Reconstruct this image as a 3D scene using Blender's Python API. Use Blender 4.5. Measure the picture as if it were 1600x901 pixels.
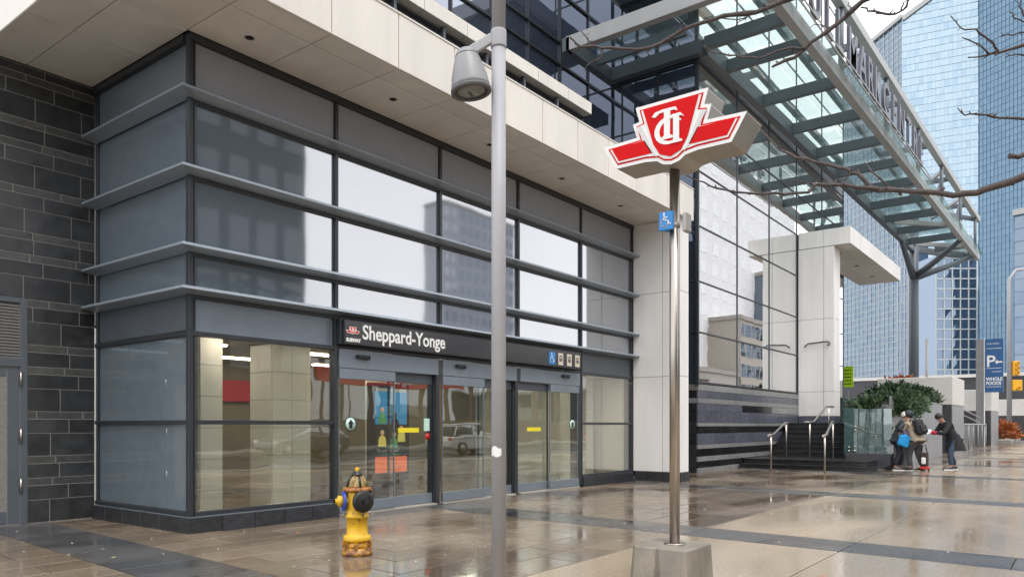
import bpy, bmesh, math, random
from mathutils import Vector, Matrix
R = random.Random(7)
rad = math.radians
for o in list(bpy.data.objects): bpy.data.objects.remove(o)
sc = bpy.context.scene
col = sc.collection

# ------------------------------------------------------------------ camera, sky, sun, exposure
CAMH = 1.4
TH = math.atan(900 / 1175.0)            # heading of the view against the facade line (x axis)
CT, ST = math.cos(TH), math.sin(TH)
cam = bpy.data.cameras.new('camera'); camo = bpy.data.objects.new('camera', cam); col.objects.link(camo)
cam.sensor_width = 36; cam.lens = 36 * 1175 / 1600.0; cam.shift_y = 0.1334; cam.clip_end = 3000; cam.clip_start = 0.05
camo.location = (0, 0, CAMH); camo.rotation_euler = (rad(90), 0, TH - rad(90))
sc.camera = camo
sc.render.engine = 'CYCLES'; sc.cycles.max_bounces = 14; sc.cycles.diffuse_bounces = 6; sc.cycles.transparent_max_bounces = 20
sc.render.resolution_x = 1024; sc.render.resolution_y = 576
w = bpy.data.worlds.new('World'); sc.world = w; w.use_nodes = True
nt = w.node_tree; nt.nodes.clear()
def N(t, ty, **k):
    n = t.nodes.new(ty)
    for a, b in k.items(): setattr(n, a, b)
    return n
sky = N(nt, 'ShaderNodeTexSky', sky_type='NISHITA', sun_disc=False)
sky.sun_elevation = rad(60); sky.sun_rotation = rad(155); sky.air_density = 1.0; sky.dust_density = 4.0
hs = N(nt, 'ShaderNodeHueSaturation'); hs.inputs['Saturation'].default_value = 0.45
nt.links.new(sky.outputs[0], hs.inputs['Color'])
tc = N(nt, 'ShaderNodeTexCoord'); ns = N(nt, 'ShaderNodeTexNoise'); ns.inputs['Scale'].default_value = 2.2; ns.inputs['Detail'].default_value = 5
nt.links.new(tc.outputs['Generated'], ns.inputs['Vector'])
cr = N(nt, 'ShaderNodeValToRGB'); cr.color_ramp.elements[0].position = 0.3; cr.color_ramp.elements[1].position = 0.7
cr.color_ramp.elements[0].color = (13.0, 13.2, 13.9, 1); cr.color_ramp.elements[1].color = (17.5, 17.5, 17.8, 1)
nt.links.new(ns.outputs[0], cr.inputs[0])
mx = N(nt, 'ShaderNodeMixRGB'); mx.inputs[0].default_value = 0.85
nt.links.new(hs.outputs[0], mx.inputs[1]); nt.links.new(cr.outputs[0], mx.inputs[2])
bg = N(nt, 'ShaderNodeBackground'); bg.inputs[1].default_value = 0.11
wo = N(nt, 'ShaderNodeOutputWorld')
nt.links.new(mx.outputs[0], bg.inputs[0]); nt.links.new(bg.outputs[0], wo.inputs[0])
sl = bpy.data.lights.new('sun', 'SUN'); sl.energy = 1.3; sl.angle = rad(18); sl.color = (1, 0.96, 0.9)
so = bpy.data.objects.new('sun', sl); col.objects.link(so)
so.rotation_euler = Vector((0.25, 0.42, -0.87)).to_track_quat('-Z', 'Y').to_euler()
vs = sc.view_settings
vs.view_transform = 'Standard'; vs.look = 'None'; vs.exposure = 0.36; vs.gamma = 1; vs.use_curve_mapping = False

# ------------------------------------------------------------------ helpers
ORG = {}
def cw(X, Z, z):                                   # camera right / depth -> world
    return Vector((ST * X + CT * Z, -CT * X + ST * Z, z))
def atd(x, y, t):                                  # a measured image point at depth t
    return cw((x - 800) / 1175 * t, t, CAMH + (664 - y) / 1175 * t)
def link(o, parent=None, org=None):
    col.objects.link(o)
    og = Vector(org) if org is not None else (ORG[parent.name].copy() if parent else Vector((0, 0, 0)))
    ORG[o.name] = og
    if parent: o.parent = parent; o.location = og - ORG[parent.name]
    else: o.location = og
    return o
def tag(o, label, cat, group=None):
    o['label'] = label; o['category'] = cat
    if group: o['group'] = group
    return o
def thing(name, label, cat, loc=(0, 0, 0), group=None):
    o = bpy.data.objects.new(name, None); o.empty_display_size = 0.1
    link(o, None, loc); return tag(o, label, cat, group)

class MB:
    def __init__(s): s.v = []; s.f = []; s.m = []; s.sm = []
    def add(s, vs, fs, mi=0, smooth=False):
        o = len(s.v); s.v += [tuple(v) for v in vs]
        for f in fs: s.f.append(tuple(i + o for i in f)); s.m.append(mi); s.sm.append(smooth)
        return s
    def box(s, x0, x1, y0, y1, z0, z1, mi=0):
        v = [(x, y, z) for z in (z0, z1) for y in (y0, y1) for x in (x0, x1)]
        return s.add(v, [(0, 2, 3, 1), (4, 5, 7, 6), (0, 1, 5, 4), (2, 6, 7, 3), (0, 4, 6, 2), (1, 3, 7, 5)], mi)
    def cbox(s, cx, cy, cz, sx, sy, sz, ch=0.004, mi=0):
        hx, hy, hz = sx / 2, sy / 2, sz / 2; ch = min(ch, hx * .45, hy * .45, hz * .45)
        V = []; idx = {}
        for X in (-1, 1):
            for Y in (-1, 1):
                for Z in (-1, 1):
                    for k in range(3):
                        p = [X * (hx - ch), Y * (hy - ch), Z * (hz - ch)]
                        p[k] = (X * hx, Y * hy, Z * hz)[k]
                        idx[(X, Y, Z, k)] = len(V); V.append((p[0] + cx, p[1] + cy, p[2] + cz))
        Fs = []
        g = lambda c, k: idx[(c[0], c[1], c[2], k)]
        for k in range(3):
            i, j = [q for q in range(3) if q != k]
            for sgn in (-1, 1):
                L = []
                for (a, b) in ((-1, -1), (1, -1), (1, 1), (-1, 1)):
                    c = [0, 0, 0]; c[k] = sgn; c[i] = a; c[j] = b; L.append(g(c, k))
                flip = (sgn == 1) == (k == 1)
                Fs.append(tuple(L[::-1]) if flip else tuple(L))
        for k in range(3):
            i, j = [q for q in range(3) if q != k]
            for a in (-1, 1):
                for b in (-1, 1):
                    c0 = [0, 0, 0]; c1 = [0, 0, 0]; c0[k] = -1; c1[k] = 1
                    for c in (c0, c1): c[i] = a; c[j] = b
                    Fs.append((g(c0, i), g(c1, i), g(c1, j), g(c0, j)))
        for X in (-1, 1):
            for Y in (-1, 1):
                for Z in (-1, 1): Fs.append((idx[(X, Y, Z, 0)], idx[(X, Y, Z, 1)], idx[(X, Y, Z, 2)]))
        return s.add(V, Fs, mi)
    def bar(s, p, q, wd, ht, up=(0, 0, 1), mi=0):
        p, q = Vector(p), Vector(q); d = (q - p).normalized(); up = Vector(up)
        if abs(d.dot(up)) > .98: up = Vector((1, 0, 0))
        sx = d.cross(up).normalized(); sz = sx.cross(d).normalized()
        v = []
        for c in (p, q):
            for a, b in ((-1, -1), (1, -1), (1, 1), (-1, 1)): v.append(c + sx * (a * wd / 2) + sz * (b * ht / 2))
        return s.add(v, [(3, 2, 1, 0), (4, 5, 6, 7), (0, 1, 5, 4), (1, 2, 6, 5), (2, 3, 7, 6), (3, 0, 4, 7)], mi)
    def tube(s, pts, rs, n=8, mi=0, caps=True):
        pts = [Vector(p) for p in pts]
        if not hasattr(rs, '__len__'): rs = [rs] * len(pts)
        V = []; ref = None
        for i, p in enumerate(pts):
            d = (pts[min(i + 1, len(pts) - 1)] - pts[max(i - 1, 0)]).normalized()
            if ref is None:
                ref = Vector((0, 0, 1)) if abs(d.z) < .9 else Vector((1, 0, 0))
            a = d.cross(ref).normalized(); b = a.cross(d).normalized(); ref = b
            for k in range(n):
                t = 2 * math.pi * k / n; V.append(p + (a * math.cos(t) + b * math.sin(t)) * rs[i])
        F = []
        for i in range(len(pts) - 1):
            for k in range(n): F.append((i * n + k, i * n + (k + 1) % n, (i + 1) * n + (k + 1) % n, (i + 1) * n + k))
        s.add(V, F, mi, True)
        if caps:
            o = len(s.v) - len(V)
            s.f.append(tuple(o + k for k in range(n))[::-1]); s.m.append(mi); s.sm.append(False)
            s.f.append(tuple(o + (len(pts) - 1) * n + k for k in range(n))); s.m.append(mi); s.sm.append(False)
        return s
    def lathe(s, prof, c=(0, 0, 0), axis=(0, 0, 1), n=20, mi=0, smooth=True):
        ax = Vector(axis).normalized(); ref = Vector((0, 0, 1)) if abs(ax.z) < .9 else Vector((1, 0, 0))
        a = ax.cross(ref).normalized(); b = ax.cross(a); c = Vector(c); V = []
        for (r, h) in prof:
            for k in range(n):
                t = 2 * math.pi * k / n; V.append(c + ax * h + (a * math.cos(t) + b * math.sin(t)) * r)
        F = []
        for i in range(len(prof) - 1):
            for k in range(n): F.append((i * n + k, i * n + (k + 1) % n, (i + 1) * n + (k + 1) % n, (i + 1) * n + k))
        F.append(tuple(range(n))[::-1]); F.append(tuple((len(prof) - 1) * n + k for k in range(n)))
        return s.add(V, F, mi, smooth)
    def prism(s, poly, fn, d0, d1, mi=0, mside=None):   # poly of (u,v); fn(u,v,d) -> xyz
        n = len(poly); V = [fn(u, v, d0) for u, v in poly] + [fn(u, v, d1) for u, v in poly]
        s.add(V, [tuple(range(n)), tuple(range(n, 2 * n))[::-1]], mi)
        o = len(s.v) - 2 * n
        for k in range(n):
            s.f.append((o + k, o + n + k, o + n + (k + 1) % n, o + (k + 1) % n)); s.m.append(mi if mside is None else mside); s.sm.append(False)
        return s
    def build(s, name, mats, parent=None, org=None, bevel=0, local=False):
        if not isinstance(mats, (list, tuple)): mats = [mats]
        og = Vector(org) if org is not None else (ORG[parent.name] if parent else Vector((0, 0, 0)))
        me = bpy.data.meshes.new(name)
        off = Vector((0, 0, 0)) if local else og
        me.from_pydata([tuple(Vector(v) - off) for v in s.v], [], s.f)
        for m in mats: me.materials.append(m)
        me.polygons.foreach_set('material_index', s.m); me.polygons.foreach_set('use_smooth', s.sm)
        bm = bmesh.new(); bm.from_mesh(me); bmesh.ops.recalc_face_normals(bm, faces=bm.faces); bm.to_mesh(me); bm.free()
        me.update()
        o = bpy.data.objects.new(name, me)
        if bevel:
            b = o.modifiers.new('bevel', 'BEVEL'); b.width = bevel; b.segments = 2; b.limit_method = 'ANGLE'; b.angle_limit = rad(40)
        return link(o, parent, og)
PM = {}
def piece(name, size, c, mat, parent, ch=0.004):
    k = (tuple(round(q, 3) for q in size), mat.name, ch)
    if k not in PM:
        m = MB().cbox(0, 0, 0, *size, ch=ch); me = bpy.data.meshes.new(name)
        me.from_pydata(m.v, [], m.f); me.materials.append(mat); me.update()
        bm = bmesh.new(); bm.from_mesh(me); bmesh.ops.recalc_face_normals(bm, faces=bm.faces); bm.to_mesh(me); bm.free()
        PM[k] = me
    return link(bpy.data.objects.new(name, PM[k]), parent, c)
def pc(name, x0, x1, y0, y1, z0, z1, mat, parent, ch=0.004):
    return piece(name, (abs(x1 - x0), abs(y1 - y0), abs(z1 - z0)), ((x0 + x1) / 2, (y0 + y1) / 2, (z0 + z1) / 2), mat, parent, ch)
def text_mb(txt, size, fn, depth, bold=0.0, space=1.0, squeeze=1.0, align='LEFT'):
    cu = bpy.data.curves.new('t', 'FONT'); cu.body = txt; cu.size = size; cu.extrude = depth / 2; cu.offset = bold
    cu.space_character = space; cu.resolution_u = 4; cu.align_x = align
    o = bpy.data.objects.new('t', cu); col.objects.link(o)
    dg = bpy.context.evaluated_depsgraph_get(); dg.update()
    me = bpy.data.meshes.new_from_object(o.evaluated_get(dg))
    m = MB(); m.add([fn(v.co.x * squeeze, v.co.y, v.co.z) for v in me.vertices], [tuple(p.vertices) for p in me.polygons])
    bpy.data.objects.remove(o); bpy.data.curves.remove(cu); bpy.data.meshes.remove(me)
    return m

# ------------------------------------------------------------------ materials
def mat(name, c, rough=.5, metal=0, var=.12, scale=3., bump=0., bscale=60., rnd=0., spec=.5, coat=0., streak=0.):
    m = bpy.data.materials.new(name); m.use_nodes = True; t = m.node_tree; b = t.nodes['Principled BSDF']
    b.inputs['Roughness'].default_value = rough; b.inputs['Metallic'].default_value = metal
    b.inputs['Specular IOR Level'].default_value = spec; b.inputs['Coat Weight'].default_value = coat
    g = N(t, 'ShaderNodeNewGeometry'); src = g.outputs['Position']
    if streak:
        mp = N(t, 'ShaderNodeMapping'); mp.inputs['Scale'].default_value = (1, 1, 1 / streak); t.links.new(src, mp.inputs[0]); src = mp.outputs[0]
    n = N(t, 'ShaderNodeTexNoise'); n.inputs['Scale'].default_value = scale; n.inputs['Detail'].default_value = 6; n.inputs['Roughness'].default_value = .6
    t.links.new(src, n.inputs['Vector'])
    r = N(t, 'ShaderNodeMapRange'); r.inputs[1].default_value = .25; r.inputs[2].default_value = .75; r.inputs[3].default_value = 1 - var; r.inputs[4].default_value = 1 + var
    t.links.new(n.outputs[0], r.inputs[0]); fac = r.outputs[0]
    if rnd:
        oi = N(t, 'ShaderNodeObjectInfo'); r2 = N(t, 'ShaderNodeMapRange'); r2.inputs[3].default_value = 1 - rnd; r2.inputs[4].default_value = 1 + rnd
        t.links.new(oi.outputs['Random'], r2.inputs[0]); mm = N(t, 'ShaderNodeMath', operation='MULTIPLY')
        t.links.new(fac, mm.inputs[0]); t.links.new(r2.outputs[0], mm.inputs[1]); fac = mm.outputs[0]
    vm = N(t, 'ShaderNodeVectorMath', operation='SCALE'); vm.inputs[0].default_value = c; t.links.new(fac, vm.inputs['Scale'])
    t.links.new(vm.outputs[0], b.inputs['Base Color'])
    rr = N(t, 'ShaderNodeMapRange'); rr.inputs[3].default_value = max(.02, rough - .08); rr.inputs[4].default_value = min(1, rough + .1)
    t.links.new(n.outputs[0], rr.inputs[0]); t.links.new(rr.outputs[0], b.inputs['Roughness'])
    if bump:
        n2 = N(t, 'ShaderNodeTexNoise'); n2.inputs['Scale'].default_value = bscale; n2.inputs['Detail'].default_value = 4
        t.links.new(g.outputs['Position'], n2.inputs['Vector'])
        bp = N(t, 'ShaderNodeBump'); bp.inputs['Strength'].default_value = bump; bp.inputs['Distance'].default_value = .01
        t.links.new(n2.outputs[0], bp.inputs['Height']); t.links.new(bp.outputs[0], b.inputs['Normal'])
    return m
def glass(name, refl=.12, tint=(.8, .85, .83), body=None, bodyfac=0., wav=.02, wscale=.8, ior=1.5, gtint=(1, 1, 1), rough=0.0):
    """architectural glass: a reflecting coat (refl at normal incidence, rising at grazing) over clear tinted or opaque backed glass"""
    m = bpy.data.materials.new(name); m.use_nodes = True; t = m.node_tree; t.nodes.clear()
    out = N(t, 'ShaderNodeOutputMaterial'); g = N(t, 'ShaderNodeNewGeometry')
    n = N(t, 'ShaderNodeTexNoise'); n.inputs['Scale'].default_value = wscale; n.inputs['Detail'].default_value = 1.5
    t.links.new(g.outputs['Position'], n.inputs['Vector'])
    bp = N(t, 'ShaderNodeBump'); bp.inputs['Strength'].default_value = 1; bp.inputs['Distance'].default_value = wav; t.links.new(n.outputs[0], bp.inputs['Height'])
    gl = N(t, 'ShaderNodeBsdfGlossy'); gl.inputs['Roughness'].default_value = rough; gl.inputs['Color'].default_value = (*gtint, 1)
    t.links.new(bp.outputs[0], gl.inputs['Normal'])
    lw = N(t, 'ShaderNodeLayerWeight'); lw.inputs['Blend'].default_value = .35
    r = N(t, 'ShaderNodeMapRange'); r.inputs[3].default_value = refl; r.inputs[4].default_value = min(1, refl + .5)
    pw = N(t, 'ShaderNodeMath', operation='POWER'); pw.inputs[1].default_value = 1.6
    t.links.new(lw.outputs['Facing'], pw.inputs[0]); t.links.new(pw.outputs[0], r.inputs[0])
    tr = N(t, 'ShaderNodeBsdfTransparent'); tr.inputs[0].default_value = (*tint, 1)
    last = tr.outputs[0]
    if body:
        df = N(t, 'ShaderNodeBsdfDiffuse')
        n3 = N(t, 'ShaderNodeTexNoise'); n3.inputs['Scale'].default_value = 5; n3.inputs['Detail'].default_value = 6; t.links.new(g.outputs['Position'], n3.inputs['Vector'])
        r3 = N(t, 'ShaderNodeMapRange'); r3.inputs[3].default_value = .85; r3.inputs[4].default_value = 1.15; t.links.new(n3.outputs[0], r3.inputs[0])
        vm = N(t, 'ShaderNodeVectorMath', operation='SCALE'); vm.inputs[0].default_value = body; t.links.new(r3.outputs[0], vm.inputs['Scale'])
        t.links.new(vm.outputs[0], df.inputs[0])
        mb = N(t, 'ShaderNodeMixShader'); mb.inputs[0].default_value = bodyfac; t.links.new(last, mb.inputs[1]); t.links.new(df.outputs[0], mb.inputs[2]); last = mb.outputs[0]
    ms = N(t, 'ShaderNodeMixShader'); t.links.new(r.outputs[0], ms.inputs[0]); t.links.new(last, ms.inputs[1]); t.links.new(gl.outputs[0], ms.inputs[2])
    t.links.new(ms.outputs[0], out.inputs[0])
    return m
def emit(name, c, s):
    m = bpy.data.materials.new(name); m.use_nodes = True; b = m.node_tree.nodes['Principled BSDF']
    b.inputs['Base Color'].default_value = (*c, 1); b.inputs['Emission Color'].default_value = (*c, 1); b.inputs['Emission Strength'].default_value = s
    return m
def wet(name, c, c2, scale=.5, rlo=.1, rhi=.5, rnd=.08, bump=.25, bscale=90, sx=1., sy=1.):
    """wet paving: damp patches darken it and make it glossy"""
    m = bpy.data.materials.new(name); m.use_nodes = True; t = m.node_tree; b = t.nodes['Principled BSDF']
    g = N(t, 'ShaderNodeNewGeometry'); mp = N(t, 'ShaderNodeMapping'); mp.inputs['Scale'].default_value = (sx, sy, 1); t.links.new(g.outputs['Position'], mp.inputs[0])
    n = N(t, 'ShaderNodeTexNoise'); n.inputs['Scale'].default_value = scale; n.inputs['Detail'].default_value = 4; n.inputs['Roughness'].default_value = .5; n.inputs['Distortion'].default_value = .3
    t.links.new(mp.outputs[0], n.inputs['Vector'])
    r = N(t, 'ShaderNodeMapRange'); r.inputs[1].default_value = .34; r.inputs[2].default_value = .68; t.links.new(n.outputs[0], r.inputs[0])
    f = N(t, 'ShaderNodeTexNoise'); f.inputs['Scale'].default_value = 24; f.inputs['Detail'].default_value = 8; f.inputs['Roughness'].default_value = .7; t.links.new(g.outputs['Position'], f.inputs['Vector'])
    mxx = N(t, 'ShaderNodeMixRGB'); mxx.inputs[1].default_value = (*c, 1); mxx.inputs[2].default_value = (*c2, 1); t.links.new(r.outputs[0], mxx.inputs[0])
    fr = N(t, 'ShaderNodeMapRange'); fr.inputs[1].default_value = .25; fr.inputs[2].default_value = .75; fr.inputs[3].default_value = .72; fr.inputs[4].default_value = 1.28; t.links.new(f.outputs[0], fr.inputs[0])
    oi = N(t, 'ShaderNodeObjectInfo'); r2 = N(t, 'ShaderNodeMapRange'); r2.inputs[3].default_value = 1 - rnd; r2.inputs[4].default_value = 1 + rnd; t.links.new(oi.outputs['Random'], r2.inputs[0])
    mm = N(t, 'ShaderNodeMath', operation='MULTIPLY'); t.links.new(fr.outputs[0], mm.inputs[0]); t.links.new(r2.outputs[0], mm.inputs[1])
    vm = N(t, 'ShaderNodeVectorMath', operation='SCALE'); t.links.new(mxx.outputs[0], vm.inputs[0]); t.links.new(mm.outputs[0], vm.inputs['Scale'])
    t.links.new(vm.outputs[0], b.inputs['Base Color'])
    ro = N(t, 'ShaderNodeMapRange'); ro.inputs[3].default_value = rlo; ro.inputs[4].default_value = rhi; t.links.new(r.outputs[0], ro.inputs[0]); t.links.new(ro.outputs[0], b.inputs['Roughness'])
    b.inputs['IOR'].default_value = 1.45
    n2 = N(t, 'ShaderNodeTexNoise'); n2.inputs['Scale'].default_value = bscale; n2.inputs['Detail'].default_value = 3; t.links.new(g.outputs['Position'], n2.inputs['Vector'])
    bs = N(t, 'ShaderNodeMath', operation='MULTIPLY'); bs.inputs[1].default_value = bump; t.links.new(r.outputs[0], bs.inputs[0])
    bp = N(t, 'ShaderNodeBump'); bp.inputs['Distance'].default_value = .004; t.links.new(bs.outputs[0], bp.inputs['Strength']); t.links.new(n2.outputs[0], bp.inputs['Height']); t.links.new(bp.outputs[0], b.inputs['Normal'])
    return m
M = dict(
 beige=mat('beige panel', (.71, .672, .615), .45, var=.09, scale=2.2, rnd=.04, streak=5),
 white=mat('white panel', (.80, .78, .755), .4, var=.08, scale=2., rnd=.03, streak=6),
 frame=mat('dark aluminium', (.028, .032, .038), .35, var=.15, spec=.5),
 navy=mat('slate blue metal', (.085, .10, .118), .4, var=.1, spec=.5),
 fin=mat('blue grey metal', (.31, .355, .40), .3, metal=.3, var=.06),
 doorgrey=mat('door rail metal', (.20, .235, .27), .35, metal=.3, var=.06),
 ribbed=mat('ribbed grey panel', (.36, .365, .385), .5, var=.08, scale=1.5),
 gap=mat('dark joint', (.02, .02, .02), .9),
 tile=mat('charcoal tile', (.033, .0345, .036), .3, var=.5, scale=5, rnd=.32, bump=.25, bscale=40),
 tilethin=mat('grey tile strip', (.066, .067, .065), .4, var=.3, scale=9, rnd=.2, bump=.25),
 mortar=mat('mortar', (.22, .21, .19), .9, var=.2, scale=20),
 plinth=mat('plinth granite', (.028, .029, .033), .4, var=.5, scale=9, rnd=.2, bump=.2, streak=.5),
 tnavy=mat('navy tile', (.095, .10, .13), .22, var=.35, scale=5, rnd=.15, streak=.35),
 tgrey=mat('grey tile', (.23, .228, .225), .3, var=.3, scale=4, rnd=.12, streak=.35),
 tblack=mat('black tile', (.012, .012, .014), .15, var=.3, scale=6, rnd=.2),
 louver=mat('louver metal', (.04, .043, .048), .5, var=.1),
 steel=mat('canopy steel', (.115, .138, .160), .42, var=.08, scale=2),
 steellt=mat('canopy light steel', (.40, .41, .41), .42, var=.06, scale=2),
 stainless=mat('stainless', (.43, .39, .35), .3, metal=1, var=.08, scale=8),
 pole=mat('pole paint', (.37, .37, .385), .42, var=.05, scale=6, spec=.4),
 lens=glass('lamp lens', .12, (.75, .75, .72), (.25, .25, .24), .5),
 blackpl=mat('black plastic', (.015, .015, .016), .35),
 signdark=mat('sign panel', (.035, .035, .038), .18, var=.15, scale=1),
 signwhite=mat('sign white', (.8, .8, .78), .4, var=.03),
 signred=mat('sign red', (.62, .006, .008), .55, var=.05, spec=.12),
 signside=mat('sign casing', (.36, .34, .31), .4, metal=.35, var=.12, scale=5),
 signblue=mat('sign blue', (.02, .22, .58), .35, var=.05),
 stripe=mat('sign grey stripe', (.62, .62, .62), .4, var=.03),
 yellow=mat('hydrant yellow', (.72, .42, .02), .35, var=.12, scale=14, bump=.15, bscale=30),
 rust=mat('rusty iron', (.16, .055, .02), .75, var=.6, scale=26, bump=.6, bscale=50),
 hblue=mat('hydrant blue', (.025, .07, .42), .4, var=.1, scale=12),
 hblack=mat('hydrant black', (.014, .014, .014), .35, var=.2),
 chain=mat('chain', (.2, .19, .17), .4, metal=.8),
 concrete=mat('cast concrete', (.34, .315, .275), .7, var=.22, scale=6, bump=.4, bscale=70),
 damp=mat('stained concrete', (.23, .205, .17), .55, var=.45, scale=4, bump=.4, bscale=70, streak=2),
 concdark=mat('damp concrete', (.14, .125, .105), .5, var=.3, scale=7, bump=.4, bscale=70),
 granite=mat('grey granite', (.22, .22, .228), .35, var=.15, scale=3, rnd=.06),
 graniteD=mat('dark and shaded granite', (.06, .06, .066), .3, var=.2, scale=4, rnd=.08),
 whitestone=mat('white stone', (.68, .66, .62), .5, var=.06, scale=2),
 step=mat('black granite step', (.026, .026, .028), .18, var=.35, scale=4, rnd=.1),
 bark=mat('bark', (.075, .058, .054), .8, var=.4, scale=40, bump=.6, bscale=80),
 dark=mat('interior dark', (.06, .05, .04), .6),
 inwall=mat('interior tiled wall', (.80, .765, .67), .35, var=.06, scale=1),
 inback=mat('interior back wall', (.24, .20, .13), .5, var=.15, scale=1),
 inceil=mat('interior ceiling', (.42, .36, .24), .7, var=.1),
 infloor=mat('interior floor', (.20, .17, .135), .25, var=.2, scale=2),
 inred=mat('interior red sign', (.55, .03, .03), .5),
 asphalt=wet('wet asphalt', (.03, .03, .032), (.06, .058, .055), .3, .12, .5),
 yell=mat('yellow strip', (.80, .68, .02), .5, var=.03),
 green=mat('leaf green', (.04, .10, .03), .6),
 spandrel=glass('spandrel glass', .32, (.1, .1, .1), (.10, .125, .145), 1., wav=.0018, wscale=.8, rough=.035, gtint=(.97, .97, 1.)),
 sideglass=glass('side spandrel glass', .16, (.1, .1, .1), (.145, .182, .215), 1., wav=.004, gtint=(.9, .95, 1.)),
 clear=glass('clear glass', .14, (.90, .91, .88), wav=.003, wscale=1.3),
 sidewin=glass('tinted window', .12, (.3, .36, .42), (.17, .215, .25), .8, wav=.006),
 doorglass=glass('door glass', .15, (.86, .91, .86), wav=.003, wscale=1.1),
 mirror=glass('mirror glass', .86, (.2, .22, .24), (.06, .07, .08), .8, wav=.003, wscale=.7, gtint=(1., 1., 1.), rough=.01),
 darkglass=glass('dark blue glass', .26, (.1, .1, .1), (.035, .045, .065), 1., wav=.01, wscale=.8, gtint=(.82, .88, 1.)),
 teal=glass('canopy glass', .09, (.86, .95, .94), (.6, .72, .71), .07, wav=.002),
 guard=glass('guard glass', .16, (.55, .72, .70), (.20, .30, .30), .3, wav=.004),
 asp=mat('poster black', (.02, .022, .026), .3),
)
def chipped(name, c, c2, lo, hi, scale):
    m = mat(name, c, .42, var=.12, scale=14, bump=.35, bscale=45); t = m.node_tree; b = t.nodes['Principled BSDF']
    old = b.inputs['Base Color'].links[0].from_socket
    g = N(t, 'ShaderNodeNewGeometry'); n = N(t, 'ShaderNodeTexNoise'); n.inputs['Scale'].default_value = scale; n.inputs['Detail'].default_value = 8; n.inputs['Roughness'].default_value = .65
    t.links.new(g.outputs['Position'], n.inputs['Vector'])
    r = N(t, 'ShaderNodeMapRange'); r.inputs[1].default_value = lo; r.inputs[2].default_value = hi; t.links.new(n.outputs[0], r.inputs[0])
    mxx = N(t, 'ShaderNodeMixRGB'); t.links.new(r.outputs[0], mxx.inputs[0]); t.links.new(old, mxx.inputs[1]); mxx.inputs[2].default_value = (*c2, 1)
    t.links.new(mxx.outputs[0], b.inputs['Base Color']); return m
M['yellow'] = chipped('hydrant yellow chipped', (.72, .42, .02), (.30, .14, .03), .60, .66, 16)
M['rusty'] = chipped('rusted yellow', (.60, .30, .03), (.13, .04, .018), .40, .60, 9)
M['flange'] = chipped('flange rust paint', (.42, .17, .03), (.16, .05, .02), .45, .58, 24)
FE = dict()

# ------------------------------------------------------------------ ground
def struct(o): o['kind'] = 'structure'; return o
gm = MB(); gm.add([(-600, -600, -.16), (900, -600, -.16), (900, 900, -.16), (-600, 900, -.16)], [(0, 1, 2, 3)])
struct(gm.build('ground', M['asphalt']))
side = struct(MB().box(-40, 140, -2.6, 16, -.155, -.03).build('pavement', M['concdark']))
struct(MB().box(-60, 160, -3.0, -2.6, -.155, .0).build('kerb', M['concrete'], bevel=.02))
struct(MB().box(-60, 200, -24, -15.5, -.155, -.02).build('opposite_pavement', M['concrete']))
rd = struct(MB().add([(-60, -15.5, -.15), (200, -15.5, -.15), (200, -3.0, -.15), (-60, -3.0, -.15)], [(0, 1, 2, 3)]).build('road', M['asphalt']))
lm = mat('lane paint', (.7, .69, .64), .6, var=.2, scale=12)
for k in range(16):
    pc('lane_marking', -20 + k * 8, -17 + k * 8, -6.22, -6.1, -.149, -.145, lm, rd, .001)
pv_brown = wet('damp brown paver', (.135, .103, .072), (.225, .176, .126), .5, .04, .30, rnd=.2, sy=1.4)
pv_tan = wet('damp tan slab', (.27, .212, .143), (.40, .322, .23), .4, .035, .30, rnd=.05, sx=.55, sy=1.3)
pv_band = wet('dark paving band', (.05, .049, .051), (.11, .106, .104), .9, .10, .42, rnd=.22)
SK = math.tan(rad(3.5))
bands = [-3.3, 3.25, 8.95, 15.7, 23.1, 30.2, 37.2, 44.2, 51.2, 58.2]
BW = .85
def quad_piece(name, x0, x1, y0, y1, m, parent, top=0.):    # skewed slab between paving bands
    g = .009
    f = lambda x, y: x + (y - 4) * SK
    z0, z1 = -.05, top; c = .004
    P = [(f(x0 + g, y0 + g), y0 + g), (f(x1 - g, y0 + g), y0 + g), (f(x1 - g, y1 - g), y1 - g), (f(x0 + g, y1 - g), y1 - g)]
    cx = sum(p[0] for p in P) / 4; cy = sum(p[1] for p in P) / 4
    P2 = [(p[0] + (c if p[0] < cx else -c), p[1] + (c if p[1] < cy else -c)) for p in P]
    V = [(x, y, z0) for x, y in P] + [(x, y, z1 - c) for x, y in P] + [(x, y, z1) for x, y in P2]
    F = [(8, 9, 10, 11)] + [(i, (i + 1) % 4, 4 + (i + 1) % 4, 4 + i) for i in range(4)] + [(4 + i, 4 + (i + 1) % 4, 8 + (i + 1) % 4, 8 + i) for i in range(4)]
    return MB().add(V, F).build(name, m, parent, org=(cx, cy, 0))
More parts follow.
